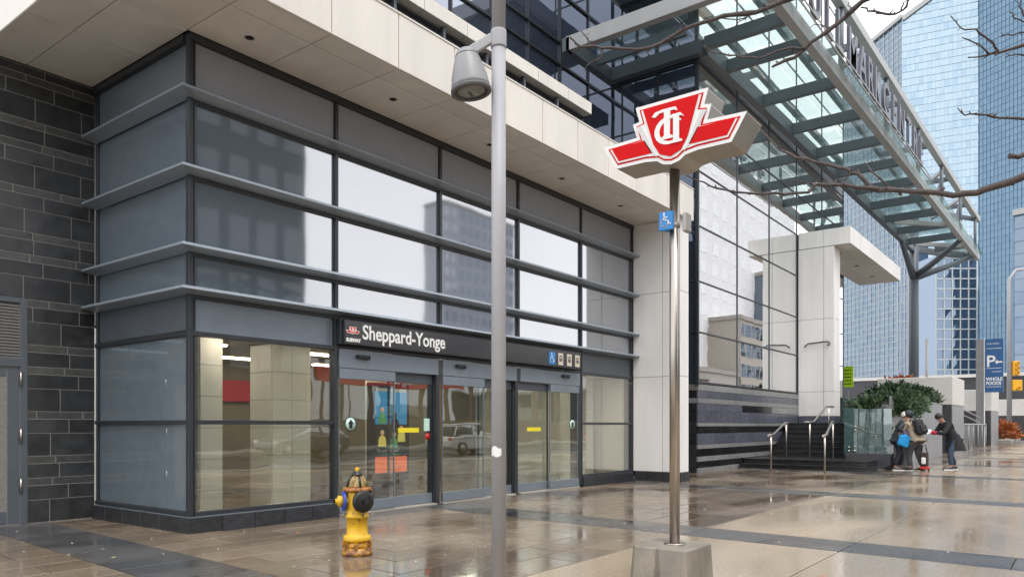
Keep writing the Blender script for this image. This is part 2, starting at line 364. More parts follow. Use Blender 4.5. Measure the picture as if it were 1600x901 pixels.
for i, a in enumerate(bands):
    nx = bands[i + 1] if i + 1 < len(bands) else a + 7
    ys = [-2.6, 2.2, 4.15, 9.1] + ([12.] if a < 5 else [])
    for j in range(len(ys) - 1):
        q = max(1, round((ys[j + 1] - ys[j]) / 1.6))
        for k in range(q):
            h = (ys[j + 1] - ys[j]) / q
            quad_piece('band_stone', a, a + BW, ys[j] + k * h, ys[j] + (k + 1) * h, pv_band, side, .001)
    L = nx - a - BW
    n1 = 1 if L < 6.5 else 2
    for (y0, y1) in ((-2.6, -.2), (-.2, 2.2), (2.2, 4.15)):     # large tan slabs
        for k in range(n1):
            quad_piece('concrete_slab', a + BW + L * k / n1, a + BW + L * (k + 1) / n1, y0, y1, pv_tan, side, .0)
    big = a > 14
    nr, npv = (4, 3) if big else (10, 6)
    y0, y1 = 4.15, (12.0 if a < 3 else 9.12)
    if a < 3: nr = 15
    for r_ in range(nr):                                        # smaller brown pavers by the building
        h = (y1 - y0) / nr; off = .5 * (r_ % 2)
        xs = [0] + [(k + off) / npv for k in range(1, npv)] + [1] if off else [k / npv for k in range(npv + 1)]
        if off: xs = [0] + [(k + .5) / npv for k in range(npv)] + [1]
        for k in range(len(xs) - 1):
            quad_piece('paver', a + BW + L * xs[k], a + BW + L * xs[k + 1], y0 + r_ * h, y0 + (r_ + 1) * h, pv_brown, side, R.uniform(-.0015, .0015))
for r_ in range(6):
    for k in range(4):
        quad_piece('paver', 4.1 + .0 + k * .3, 4.4 + k * .3, 9.12 + r_ * .48, 9.6 + r_ * .48, pv_brown, side, -.002)

# ------------------------------------------------------------------ station entrance building
A0, A1, B1, ZT = 5.22, 17.19, 9.28, 6.5
st = thing('station_entrance', 'grey glass subway station entrance with horizontal metal fins and beige overhanging roof', 'building', (A0, B1, 0))
xs = [5.22, 7.62, 9.99, 12.33, 14.74, 17.19]
FZ = [5.68, 4.68, 3.68, 3.13]
rows = [(5.68, 6.44), (4.68, 5.68), (3.68, 4.68), (3.13, 3.68)]
# core volume
MB().box(A0 + .12, 17.6, B1 + .3, 12.9, 2.95, 6.48).build('core_wall', M['dark'], st)
# main facade panes
for i in range(5):
    x0, x1 = xs[i] + (.05 if i else .07), xs[i + 1] - .03
    for r_, (z0, z1) in enumerate(rows):
        m = M['ribbed'] if r_ == 0 else M['spandrel']
        p = pc('spandrel_panel' if r_ == 0 else 'pane', x0, x1, B1 + .03, B1 + .06, z0 + .02, z1 - .02, m, st, .002)
        if r_ == 0:
            k = z0 + .05; rb = MB()
            while k < z1 - .03: rb.box(x0 + .01, x1 - .01, B1 + .018, B1 + .0295, k, k + .014); k += .03
            rb.build('rib', M['ribbed'], p); 
    if i in (0, 4): pc('header_panel', x0, x1, B1 + .03, B1 + .06, 2.622, 3.11, M['doorgrey'] if i == 0 else M['navy'], st, .002)
    else: pc('header_panel', x0, x1, B1 + .05, B1 + .08, 2.65, 3.11, M['frame'], st, .002)
for i, x in enumerate(xs):
    if i == 0: continue
    x -= .04 if i == 5 else 0
    pc('mullion', x - .03, x + .03, B1 - .02, B1 + .10, 3.1, 6.47, M['frame'], st)
# corner post (double)
pc('corner_post', A0 - .03, A0 + .035, B1 - .03, B1 + .035, .2, 6.47, M['frame'], st)
pc('mullion', A0 + .05, A0 + .075, B1 - .015, B1 + .08, .24, 6.46, M['frame'], st)
pc('mullion', A0 - .015, A0 + .08, B1 + .05, B1 + .075, .24, 6.46, M['frame'], st)
pc('head_rail', A0 - .03, A1, B1 - .05, B1 + .08, 6.4, 6.495, M['frame'], st)
pc('head_rail', A0 - .05, A0 + .08, B1 + .08, 11.95, 6.4, 6.495, M['frame'], st)
for z in (2.60, ):
    pc('transom', xs[0] + .03, xs[1], B1 - .02, B1 + .09, z - .03, z + .03, M['frame'], st)
    pc('transom', xs[4], xs[5], B1 - .02, B1 + .09, z - .03, z + .03, M['frame'], st)
    pc('transom', A0 - .02, A0 + .09, B1 + .04, 11.95, z - .03, z + .03, M['frame'], st)
# fins: tapered blade with a rounded lip, mitred at the corner
def fin(z, nm='fin'):
    prj = .21
    prof = [(0.0, -.03), (-prj, .004), (-prj - .012, .010), (-prj - .004, .042), (-prj + .012, .05), (0.0, .03)]   # (outward, dz)
    m = MB(); V = []
    for u, dz in prof: V.append((A0 + u, 11.95, z + dz))
    for u, dz in prof: V.append((A0 + u, B1 + u, z + dz))
    for u, dz in prof: V.append((A1 + .16, B1 + u, z + dz))
    n = len(prof); F = [tuple(range(n)), tuple(range(2 * n, 3 * n))[::-1]]
    for s_ in (0, 1):
        for k in range(n): F.append((s_ * n + k, s_ * n + (k + 1) % n, (s_ + 1) * n + (k + 1) % n, (s_ + 1) * n + k))
    m.add([(v[0], v[1] if abs(v[1] - 11.95) > .01 else 11.93, v[2]) for v in V], F)
    m.build(nm, M['fin'], st)
    pc('fin_backing', A0 + .03, A1 - .02, B1 - .015, B1 + .025, z - .075, z - .03, M['frame'], st, .002)
for z in FZ: fin(z)
# left return face
for r_, (z0, z1) in enumerate(rows + [(2.63, 3.13)]):
    pc('spandrel_panel' if r_ in (0, 4) else 'pane', A0 + .03, A0 + .06, B1 + .09, 11.9, z0 + .02, z1 - .02, M['doorgrey'] if r_ == 0 else (M['navy'] if r_ == 4 else M['sideglass']), st, .002)
for z0, z1 in ((.27, 1.42), (1.46, 2.57)):
    pc('pane', A0 + .03, A0 + .05, B1 + .09, 11.88, z0, z1, M['sidewin'], st, .002)
    for (x0, x1) in ((xs[0] + .09, xs[1] - .04), (xs[4] + .05, xs[5] - .05)):
        pc('pane', x0, x1, B1 + .03, B1 + .045, z0, z1, M['clear'], st, .002)
for z in (.235, 1.44):
    pc('transom', A0 - .02, A0 + .09, B1 + .05, 11.95, z - .028, z + .028, M['frame'], st)
    pc('transom', xs[0] + .06, xs[1] - .01, B1 - .015, B1 + .09, z - .028, z + .028, M['frame'], st)
    pc('transom', xs[4] + .02, xs[5] - .01, B1 - .015, B1 + .09, z - .028, z + .028, M['frame'], st)
pc('mullion', xs[1] - .05, xs[1] + .0, B1 - .03, B1 + .12, .02, 3.1, M['frame'], st)
pc('mullion', A0 + .0, A0 + .06, 11.89, 11.95, .2, 6.4, M['frame'], st)
pc('mullion', xs[4] - .03, xs[4] + .02, B1 - .03, B1 + .12, .02, 3.1, M['frame'], st)
pc('mullion', xs[5] - .05, xs[5], B1 - .02, B1 + .1, .2, 3.1, M['frame'], st)
# plinth stones
k = 0
x = A0 - .07
while x < xs[1] - .1:
    pc('plinth_stone', x + .004, min(x + .49, xs[1] - .03) - .004, B1 - .09, B1 + .1, -.03, .2, M['plinth'], st, .006); x += .49
x = xs[4]
while x < 17.1:
    pc('plinth_stone', x + .004, min(x + .49, 17.12) - .004, B1 - .07, B1 + .1, -.03, .21, M['plinth'], st, .006); x += .49
y = B1 + .1
while y < 11.9:
    y1 = min(y + .53, 11.93); pc('plinth_stone', A0 - .07, A0 + .1, y + .004, y1 - .004, -.03, .2, M['plinth'], st, .006); y = y1
MB().box(A0 - .05, xs[1] - .04, B1 - .07, B1 + .09, .2, .206).box(A0 - .05, A0 + .08, B1 + .09, 11.9, .2, .206).build('sill', M['doorgrey'], st)
# sliding doors
def door_bay(i, front_left):
    x0, x1 = xs[i] + .04, xs[i + 1] - .03
    hb = pc('door_header', x0, x1 - .06, B1 - .03, B1 + .2, 2.30, 2.585, M['doorgrey'], st)
    pc('transom', x0 - .04, x1 + .03, B1 - .02, B1 + .1, 2.595, 2.65, M['frame'], st)
    xc = x0 + (x1 - x0) * (.2 if front_left else .70)
    sm = MB().cbox(xc, B1 - .06, 2.49, .26, .07, .055, .02).cbox(xc + .1, B1 - .07, 2.475, .06, .05, .05, .015); sm.build('motion_sensor', M['blackpl'], hb)
    pc('door_post', x1 - .10, x1 - .02, B1 - .03, B1 + .22, .0, 2.3, M['frame'], st)
    pc('threshold', x0, x1 - .1, B1 - .05, B1 + .2, -.02, .012, M['concrete'], st)
    e0, e1 = x0, x1 - .11; mid = e0 + (e1 - e0) * (.53 if front_left else .50)
    for (l0, l1, fr) in ((e0, mid + .03, front_left), (mid - .03, e1, not front_left)):
        yb = B1 - .0 if fr else B1 + .09
        d = thing_part('sliding_door', st, (l0, yb, 0))
        top = 2.29
        pc('top_rail', l0, l1, yb - (.035 if fr else .02), yb + .03, top - .16, top, M['doorgrey'] if fr else M['navy'], d)
        pc('bottom_rail', l0, l1, yb - (.03 if fr else .02), yb + .03, .02, .19, M['doorgrey'], d)
        pc('pane', l0 + .012, l1 - .012, yb - .006, yb + .006, .192, top - .162, M['doorglass'], d, .001)
        pc('stile', l0, l0 + (.012 if fr else .03), yb - .015, yb + .015, .19, top - .16, M['doorgrey'] if fr else M['frame'], d, .002)
        pc('stile', l1 - (.012 if fr else .03), l1, yb - .015, yb + .015, .19, top - .16, M['doorgrey'] if fr else M['frame'], d, .002)
        L = l1 - l0
        def disc(cx, cz, r, m, nm, th=.003, n=20, ex=1.):
            MB().lathe([(r, 0), (r, th)], (cx, yb - .008 - th, cz), (0, 1, 0), n).build(nm, m, d)
        if fr:
            cx = l0 + L * .2 if front_left else l1 - L * .22
            if i != 2:
                disc(cx, 1.42, .115, M['hblack'], 'sticker_rim', .003); disc(cx, 1.42, .10, M['mint'], 'sticker', .006)
                fnn = lambda u, v, q: (cx + u, yb - .016 - q, 1.42 + v)
                MB().prism([(-.03, -.07), (.03, -.07), (.03, 0), (.06, 0), (0, .075), (-.06, 0), (-.03, 0)], fnn, 0, .003).build('arrow', M['hblack'], d)
            if i == 2: pass
        if (i == 1 and not fr) or (i == 3 and not fr):
            cx = (l0 + l1) / 2 - (.05 if i == 1 else -.05)
            pc('warning_strip', cx - .25, cx + .25, yb - .012, yb - .008, 1.275, 1.355, M['yell'], d, .001)
            if i == 1:
                pc('notice', l1 - .2, l1 - .06, yb - .012, yb - .008, 1.3, 1.52, M['mint'], d, .001)
                disc(l1 - .1, 1.2, .06, M['inred'], 'stop_sticker')
def thing_part(name, parent, loc):
    o = bpy.data.objects.new(name, None); o.empty_display_size = .05
    return link(o, parent, loc)
M['mint'] = mat('sticker mint', (.55, .78, .68), .4, var=.03)
door_bay(1, True); door_bay(2, True); door_bay(3, False)
# roof slab: soffit and fascia panels
FB, FL, FR_ = 7.83, 3.7, 17.7
MB().box(FL + .06, FR_ - .04, FB + .06, 13.0, 6.53, 7.24).build('roof_core', M['gap'], st)
seams = [3.7, 5.16, 6.36, 7.56, 8.76, 9.95, 11.14, 12.32, 13.49, 14.7, 16.2, 17.7]
g = .007
for i in range(len(seams) - 1):
    a, b = seams[i], seams[i + 1]
    pc('fascia_panel', a + (0 if i == 0 else g), b - g, FB, FB + .05, 6.5, 7.28, M['beige'], st, .005)
    pc('soffit_panel', a + g, b - g, FB + .055, FB + .43 - g, 6.495, 6.525, M['beige'], st, .003)
    pc('soffit_panel', a + g, b - g, FB + .43 + g, B1 - .06, 6.495, 6.525, M['beige'], st, .003)
pc('soffit_panel', FL + g, 4.28 - g, B1 - .05, 10.4 - g, 6.495, 6.525, M['beige'], st, .003)
pc('soffit_panel', 4.28 + g, A0 - .06, B1 - .05, 10.4 - g, 6.495, 6.525, M['beige'], st, .003)
pc('soffit_panel', FL + g, 4.28 - g, 10.4 + g, 11.93, 6.495, 6.525, M['beige'], st, .003)
pc('soffit_panel', 4.28 + g, A0 - .06, 10.4 + g, 11.93, 6.495, 6.525, M['beige'], st, .003)
y = FB + .05
while y < 12.9:
    pc('fascia_panel', FL, FL + .05, y + g, min(y + 1.7, 13) - g, 6.5, 7.28, M['beige'], st, .005); y += 1.7
pc('roof_edge', FL, FR_, FB - .012, FB + .3, 7.28, 7.31, M['beige'], st)
for x, y in ((5.75, 8.75), (8.2, 8.62), (10.6, 8.62), (12.95, 8.62), (15.4, 8.62)):
    d = MB().lathe([(.085, 0), (.085, -.008), (.062, -.01), (.058, 0.01)], (x, y, 6.495), (0, 0, 1), 20).build('downlight', M['beige'], st, org=(x, y, 6.495))
    MB().lathe([(.058, 0), (.03, .002)], (x, y, 6.483), (0, 0, 1), 16).build('lens', M['hblack'], d, org=(x, y, 6.483))
# louver band and upper thin fascia
MB().box(3.7, 14.9, 9.3, 13, 7.25, 8.5).build('louver_core', M['gap'], st)
k = 0; z = 7.30
while z < 8.42:
    lv = MB(); lv.bar((3.75, 9.17, z), (14.62, 9.17, z), .09, .022, (0, .5, 1)); lv.build('louver_blade', M['louver'], st); z += .10
for x in [3.9 + 1.2 * q for q in range(9)]:
    pc('louver_post', x - .03, x + .03, 9.09, 9.2, 7.3, 8.48, M['navy'], st)
x = 3.7
for q in range(10):
    b = min(x + 1.12, 14.75)
    if b > x: pc('upper_fascia_panel', x + g, b - g, 9.0, 9.32, 8.49, 8.75, M['beige'], st, .005)
    x = b
# white pier at the right end
for z0, z1 in ((.24, 2.61), (2.62, 4.71), (4.72, 6.49)):
    pc('pier_panel', A1, A1 + .05, 8.447, B1 - .03, z0, z1, M['white'], st)
    pc('pier_panel', A1, A1 + .05, 7.96, 8.433, z0, z1, M['white'], st)
    pc('pier_panel', A1 + .06, 17.68, 7.96, 8.0, z0, z1, M['white'], st)
MB().box(A1 + .04, 17.66, 7.99, 9.6, .1, 6.49).build('pier_core', M['gap'], st)
y = 7.92
while y < B1 - .1:
    pc('plinth_stone', A1 - .02, A1 + .2, y + .003, min(y + .47, B1 - .08) - .003, -.03, .23, M['plinth'], st, .006); y += .47
pc('plinth_stone', A1 + .21, 17.68, 7.92, 8.1, -.03, .23, M['plinth'], st, .006)
# interior
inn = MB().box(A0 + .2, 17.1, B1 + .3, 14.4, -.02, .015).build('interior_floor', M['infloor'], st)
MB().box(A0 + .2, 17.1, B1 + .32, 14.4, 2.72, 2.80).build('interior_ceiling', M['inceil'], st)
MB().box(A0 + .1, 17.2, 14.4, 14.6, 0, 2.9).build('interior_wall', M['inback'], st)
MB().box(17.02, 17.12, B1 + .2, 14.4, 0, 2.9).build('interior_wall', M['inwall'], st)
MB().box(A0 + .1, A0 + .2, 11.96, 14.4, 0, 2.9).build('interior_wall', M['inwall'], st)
def column(x0, x1, y0, y1):
    c = MB().box(x0 + .01, x1 - .01, y0 + .01, y1 - .01, 0, 2.71).build('interior_column', M['mortar'], st)
    for k in range(6):
        z0 = .02 + k * .448; n = 2 if x1 - x0 > .55 else 1
        for j in range(n):
            u0 = x0 + (x1 - x0) * j / n; u1 = x0 + (x1 - x0) * (j + 1) / n
            pc('wall_tile', u0 + .003, u1 - .003, y0, y0 + .02, z0 + .003, z0 + .445, M['inwall'], c, .002)
        pc('wall_tile', x0 - .012, x0 + .012, y0 + .024, y1 - .003, z0 + .003, z0 + .445, M['inwall'], c, .002)
column(5.75, 6.1, 9.95, 10.4); column(7.25, 8.0, 10.4, 11.0); column(16.0, 16.8, 10.2, 10.7); column(11.6, 12.2, 12.6, 13.1)
em = emit('ceiling and fill light', (1., .92, .8), 13)
for x in (6.4, 8.6, 10.8, 13., 15.2):
    for y in (9.68, 11.3, 13.2):  # front row added out of sight to brighten the columns near the glass
        pc('ceiling_and_fill_light', x - .55, x + .55, y - .09, y + .09, 2.69, 2.715, em, st, .002)
pc('red_sign', 8.6, 10.4, 14.3, 14.38, 1.9, 2.35, M['inred'], st)
# display screen with an advert
ad = thing('advert_display', 'black free standing advert display with blue and orange poster behind the glass doors', 'display', (9.97, 10.6, 0))
pc('casing', 9.53, 10.53, 10.6, 10.75, .35, 2.2, M['asp'], ad, .02)
pc('stand', 9.67, 10.39, 10.62, 10.72, .0, .35, M['asp'], ad)
pb_ = emit('poster blue', (.03, .20, .42), .7); po = emit('poster orange', (.75, .13, .04), .7); pk = mat('poster dark', (.02, .035, .03), .4, var=.2)
pc('poster_sky', 9.62, 10.44, 10.59, 10.598, 1.42, 2.04, pb_, ad, .001); pc('poster_heading', 9.64, 10.42, 10.586, 10.589, 2.04, 2.1, M['signwhite'], ad, .001)
pc('poster_ground', 9.62, 10.44, 10.59, 10.598, .81, 1.415, pk, ad, .001); pc('poster_band', 9.62, 10.44, 10.59, 10.598, .5, .805, po, ad, .001)
sk = emit('poster skin', (.55, .32, .2), .6); yl = emit('poster yellow', (.65, .5, .12), .6); gn = emit('poster green', (.06, .26, .09), .6)
for (cx, cz, hm, bm_) in ((9.79, 1.55, sk, gn), (9.79, 1.12, sk, yl), (10.12, 1.45, M['hblack'], M['hblack']), (10.29, 1.2, sk, yl), (10.09, 1.08, sk, gn)):
    q = MB().lathe([(.05, 0), (.05, .003)], (cx, 10.583, cz + .14), (0, 1, 0), 14)
    q.build('poster_figure', hm, ad)
    MB().prism([(-.1, -.12), (.1, -.12), (.09, .03), (.04, .085), (-.04, .085), (-.09, .03)], lambda u, v, d: (cx + u, 10.584 + d, cz + v), 0, .003).build('poster_figure', bm_, ad)
tf = lambda x0, z0, yy: (lambda u, v, d: (x0 + u, yy - d, z0 + v))
text_mb('Do you see me?', .085, tf(9.66, .90, 10.585), .002).build('poster_text', M['signwhite'], ad)
text_mb('...Only mobility?', .08, tf(9.75, .825, 10.585), .002).build('poster_text', gn, ad)
text_mb('> 30', .1, tf(10.05, .56, 10.585), .002).build('poster_text', M['signwhite'], ad)

# ------------------------------------------------------------------ station sign board
sg = thing('station_name_sign', 'long black station sign reading Sheppard-Yonge above the sliding doors', 'sign', (7.7, 9.1, 2.65))
YS = 9.10
pc('sign_panel', 7.64, 14.45, YS, YS + .06, 2.66, 3.03, M['signdark'], sg, .006)
pc('sign_box', 7.60, 14.5, YS + .06, B1 + .04, 2.655, 3.05, M['frame'], sg, .006)
text_mb('Sheppard-Yonge', .315, tf(7.99, 2.765, YS - .004), .004, bold=.006, squeeze=.92).build('lettering', M['signwhite'], sg)
text_mb('SUBWAY', .075, tf(7.665, 2.70, YS - .004), .004, bold=.004, squeeze=.95).build('lettering', M['signwhite'], sg)
# shield and wings of the transit emblem, as (u, v) in units of the half wing span
EMB = dict(
 outer=[(-.31, .255), (.31, .255), (.275, .135), (.335, .125), (.30, .012), (.61, -.0), (.49, -.20), (.22, -.20), (.12, -.215), (.07, -.25), (.0, -.265), (-.07, -.25), (-.12, -.215), (-.22, -.20), (-.49, -.20), (-.61, -.0), (-.30, .012), (-.335, .125), (-.275, .135)],
 shield=[(-.235, .215), (.235, .215), (.145, -.08), (.09, -.17), (.0, -.205), (-.09, -.17), (-.145, -.08)],
 wing=[(.225, -.03), (.525, -.035), (.46, -.145), (.155, -.145)],
 stripe=[(.255, .095), (.30, .088), (.175, -.13), (.115, -.19), (.165, -.09)])
def inset(poly, d):
    n = len(poly); out = []
    for i in range(n):
        p0, p1, p2 = (Vector(poly[(i + k - 1) % n]) for k in range(3))
        e1 = (p1 - p0).normalized(); e2 = (p2 - p1).normalized()
        n1 = Vector((e1.y, -e1.x)); n2 = Vector((e2.y, -e2.x))
        b = n1 + n2; b = b / max(b.length_squared, .35) * 2
        out.append(tuple(p1 + b * d))
    return out
def emblem(parent, fn, sc_, th):   # fn(u,v,d) with d outwards; layers 1 mm apart
    S = lambda P: [(u * sc_, v * sc_) for u, v in P]
    mir = lambda P: [(-u, v) for u, v in P][::-1]
    l1 = inset(EMB['outer'], .028); l2 = inset(EMB['outer'], .040)
    MB().prism(S(EMB['outer']), fn, 0, th).build('emblem_plate', M['signwhite'], parent)
    MB().prism(S(l1), fn, th, th * 2).build('emblem_outline', M['signred'], parent)
    MB().prism(S(l2), fn, th * 2, th * 3).build('emblem_field', M['signwhite'], parent)
    for P in (EMB['stripe'], mir(EMB['stripe'])): MB().prism(S(P), fn, th * 3, th * 4).build('emblem_stripe', M['stripe'], parent)
    for P in (EMB['wing'], mir(EMB['wing'])): MB().prism(S(P), fn, th * 3, th * 4).build('emblem_wing', M['signred'], parent)
    MB().prism(S(EMB['shield']), fn, th * 3, th * 5).build('emblem_shield', M['signred'], parent)
    # interlaced T, T and C
    m = MB()
    def poly(P): m.prism(S(P), fn, th * 5, th * 6)
    poly([(-.155, .135), (-.13, .165), (-.06, .175), (.05, .172), (.065, .135), (.04, .15), (.005, .152), (.0, -.035), (.03, -.05), (.03, -.065), (-.075, -.065), (-.075, -.05), (-.05, -.035), (-.05, .152), (-.09, .15), (-.125, .125)])
    m2 = MB()
    m2.prism(S([(-.01, .085), (.02, .115), (.09, .115), (.125, .075), (.10, .09), (.08, .092), (.08, -.085), (.105, -.095), (.105, -.11), (.005, -.11), (.005, -.095), (.03, -.085), (.03, .092)]), fn, th * 6, th * 7)
    pts = []
    for k in range(15):
        t = rad(35 + k * 19.3); pts.append((t, .098 if True else 0))
    V = []
    for k, (t, r0) in enumerate(pts):
        wd = .012 + .026 * math.sin(math.pi * k / 14)
        for rr in (r0 - wd / 2, r0 + wd / 2): V.append(((math.cos(t) * rr * 1.15 + .0) * sc_, (math.sin(t) * rr - .0) * sc_))
    n = len(pts)
    for k in range(n - 1):
        a, b, c, d = V[2 * k], V[2 * k + 1], V[2 * k + 3], V[2 * k + 2]
        m2.prism([a, b, c, d], fn, th * 5, th * 5.6)
    m.build('emblem_letter', M['signwhite'], parent); m2.build('emblem_letter', M['signwhite'], parent)
emblem(sg, lambda u, v, d: (7.80 + u, YS - .001 - d, 2.875 + v), .225, .0012)
def wheelchair(parent, fn, s, m, nm='wheelchair_symbol'):
    q = MB()
    def ln(P, wd):
        for (a, b) in zip(P[:-1], P[1:]):
            a, b = Vector(a), Vector(b); d = (b - a).normalized(); nn = Vector((-d.y, d.x)) * wd / 2
            a = a - d * wd * .4; b = b + d * wd * .4
            q.prism([tuple((a + nn) * s), tuple((b + nn) * s), tuple((b - nn) * s), tuple((a - nn) * s)], fn, 0, .002)
    hd = [(math.cos(rad(t)) * .055 - .08, math.sin(rad(t)) * .055 + .36) for t in range(0, 360, 30)]
    q.prism([(u * s, v * s) for u, v in hd], fn, 0, .002)
    ln([(-.08, .28), (-.06, .0), (.13, .0), (.22, -.24), (.29, -.21)], .065); ln([(-.07, .15), (.1, .15)], .055)
    ln([(-.05 + .21 * math.cos(rad(t)), -.13 + .21 * math.sin(rad(t))) for t in range(110, 345, 18)], .055)
    return q.build(nm, m, parent)
icream = mat('icon cream', (.62, .56, .46), .4, var=.05)
for k, xc in enumerate((13.29, 13.62, 13.96, 14.29)):
    pl = pc('icon_tile', xc - (.12 if k == 0 else .095), xc + (.12 if k == 0 else .095), YS - .006, YS - .0005, 2.705, 2.965, M['signblue'] if k == 0 else icream, sg, .002)
    f = lambda u, v, d, xc=xc: (xc + u, YS - .007 - d, 2.835 + v)
    if k == 0: wheelchair(pl, f, .28, M['signwhite'])
    else:
        q = MB().prism([(-.055, -.05), (.055, -.05), (.055, .06), (.03, .075), (-.03, .075), (-.055, .06)], f, 0, .002)
        q.build('vehicle_symbol', M['hblack'], pl)
        q = MB()
        for (a, b, c, d) in ((-.04, -.005, .01, .05), (.005, .04, .01, .05), (-.04, -.02, -.035, -.015), (.02, .04, -.035, -.015)): q.prism([(a, c), (b, c), (b, d), (a, d)], lambda u, v, dd, f=f: f(u, v, dd + .002), 0, .001)
        q.build('vehicle_symbol', icream, pl)

# ------------------------------------------------------------------ dark tiled side wall with service door
tw = thing('tiled_side_wall', 'charcoal tiled wall with pale mortar joints left of the glass corner', 'wall', (4.6, 11.95, 0))
TB = 11.95
MB().box(2.2, 5.2, TB + .005, TB + .3, -.03, 6.49).build('wall_core', M['mortar'], tw)
cyc = [('T', .325), ('M', .205), ('t', .108), ('M', .205), ('t', .108), ('T', .325), ('M', .205), ('t', .108)]
z = .01; k = 0
DJ = 4.29; DZ = 3.2
while z < 6.45:
    ty, h = cyc[k % 8]; h = min(h, 6.48 - z)
    off = (k * .37) % .62 if ty != 't' else (k * .29) % .62
    xb = 5.2
    lo = DJ if z < DZ - .05 else 2.9
    x = xb - off if off > .08 else xb - .62 - off
    edges = [xb] 
    while x > lo + .06: edges.append(x); x -= .62
    edges.append(lo)
    for e1, e0 in zip(edges[:-1], edges[1:]):
        pc('tile', e0 + .006, e1 - .006, TB - (.0 if ty != 't' else -.002), TB + .03, z + .006, z + h - .006, M['tilethin'] if ty == 't' else M['tile'], tw, .003)
    z += h; k += 1
sd = thing('service_door', 'grey framed service door with frosted pane and louver above in the tiled wall', 'door', (3.7, TB, 0))
pc('door_frame', 4.2, 4.28, TB - .02, TB + .1, 0, 3.19, M['doorD'] if 'doorD' in M else M['navy'], sd)
pc('door_frame', 2.9, 4.2, TB - .02, TB + .1, 3.12, 3.19, M['navy'], sd); pc('door_frame', 2.9, 4.2, TB - .02, TB + .1, 2.22, 2.34, M['navy'], sd)
pc('door_leaf', 4.04, 4.19, TB, TB + .06, .02, 2.2, M['navy'], sd); pc('door_leaf', 2.9, 4.03, TB, TB + .06, .02, .2, M['navy'], sd); pc('door_leaf', 2.9, 4.03, TB, TB + .06, 2.08, 2.2, M['navy'], sd)
pc('pane', 2.9, 4.035, TB + .02, TB + .035, .2, 2.08, glass('frosted pane', .08, (.7, .7, .6), (.46, .45, .34), .95, wav=.003), sd)
pc('push_bar', 2.9, 4.03, TB + .045, TB + .075, 1.02, 1.1, M['navy'], sd)
nt_ = pc('notice', 2.95, 3.98, TB + .008, TB + .012, 1.4, 1.86, M['signwhite'], sd, .001)
text_mb('EMERGENCY', .09, tf(3.35, 1.72, TB + .006), .002).build('notice_text', M['hblack'], nt_)
text_mb('ACCESS TO', .08, tf(3.35, 1.6, TB + .006), .002).build('notice_text', M['hblack'], nt_)
for zz in (.45, 1.15, 1.95):
    MB().lathe([(.018, 0), (.018, .2)], (4.2, TB - .03, zz), (0, 0, 1), 10).build('hinge', M['stainless'], sd)
z = 2.36
while z < 3.1:
    MB().bar((2.9, TB + .02, z), (4.19, TB + .02, z), .05, .012, (0, .6, 1)).build('louver_blade', M['louver'], sd); z += .043
MB().box(2.8, 4.2, TB + .07, TB + .1, 0, 3.2).build('door_backing', M['gap'], sd)

# ------------------------------------------------------------------ glass office building behind and beside
A2, B2 = 21.1, 9.2
ob = thing('office_building', 'tall blue glass office building with mirror panes and striped tile base', 'building', (A2, B2, 0))
MB().box(A2 + .12, 38.0, B2 + .12, 24, 0, 34).build('core_wall', M['gap'], ob)
MB().box(4.5, A2 + .2, 13.1, 24, 6, 34).build('core_wall', M['gap'], ob)
hz = [2.68, 4.18, 5.70, 7.35, 8.99, 10.6, 12.2, 13.8, 15.4, 17.0, 18.6, 20.2, 21.8, 23.4]
vx = [21.16, 24.31, 27.46, 30.7, 34.3, 37.9]
for i in range(len(vx) - 1):
    for j in range(len(hz) - 1):
        pc('pane', vx[i] + .03, vx[i + 1] - .03, B2 + .03, B2 + .05, hz[j] + .03, hz[j + 1] - .03, M['mirror'], ob, .002)
for x in vx: pc('mullion', x - .02, x + .02, B2 + .005, B2 + .1, 2.68, 23.4, M['navy'], ob, .003)
for z in hz: pc('transom', vx[0], vx[-1], B2 + .01, B2 + .1, z - .025, z + .025, M['frame'], ob, .003)
pc('corner_post', A2 - .04, A2 + .06, B2 - .02, B2 + .08, 2.6, 24, M['frame'], ob)
# side face towards the station
vy = [9.28, 10.5, 11.75, 13.0]
for i in range(3):
    for j in range(len(hz) - 1):
        pc('pane', A2 + .0, A2 + .02, vy[i] + .025, vy[i + 1] - .025, hz[j] + .03, hz[j + 1] - .03, M['darkglass'], ob, .002)
for y in vy[1:]: pc('mullion', A2 - .03, A2 + .1, y - .02, y + .02, 2.68, 23.4, M['frame'], ob, .003)
for z in hz: pc('transom', A2 - .02, A2 + .1, vy[0], vy[-1], z - .025, z + .025, M['frame'], ob, .003)
# set back wall above the station
ux = [21.12 - 1.68 * k for k in range(10)][::-1]
uz = [8.4, 9.4, 10.95, 12.57, 13.25, 14.8, 16.4, 18.0, 19.6, 21.2]
for i in range(len(ux) - 1):
    for j in range(len(uz) - 1):
        pc('pane', ux[i] + .025, ux[i + 1] - .025, 13.03, 13.05, uz[j] + .025, uz[j + 1] - .025, M['darkglass'], ob, .002)
for x in ux: pc('mullion', x - .025, x + .025, 12.97, 13.1, 7.3, 21, M['frame'], ob, .003)
for z in uz: pc('transom', ux[0], ux[-1], 12.96, 13.1, z - .035, z + .035, M['frame'], ob, .003)
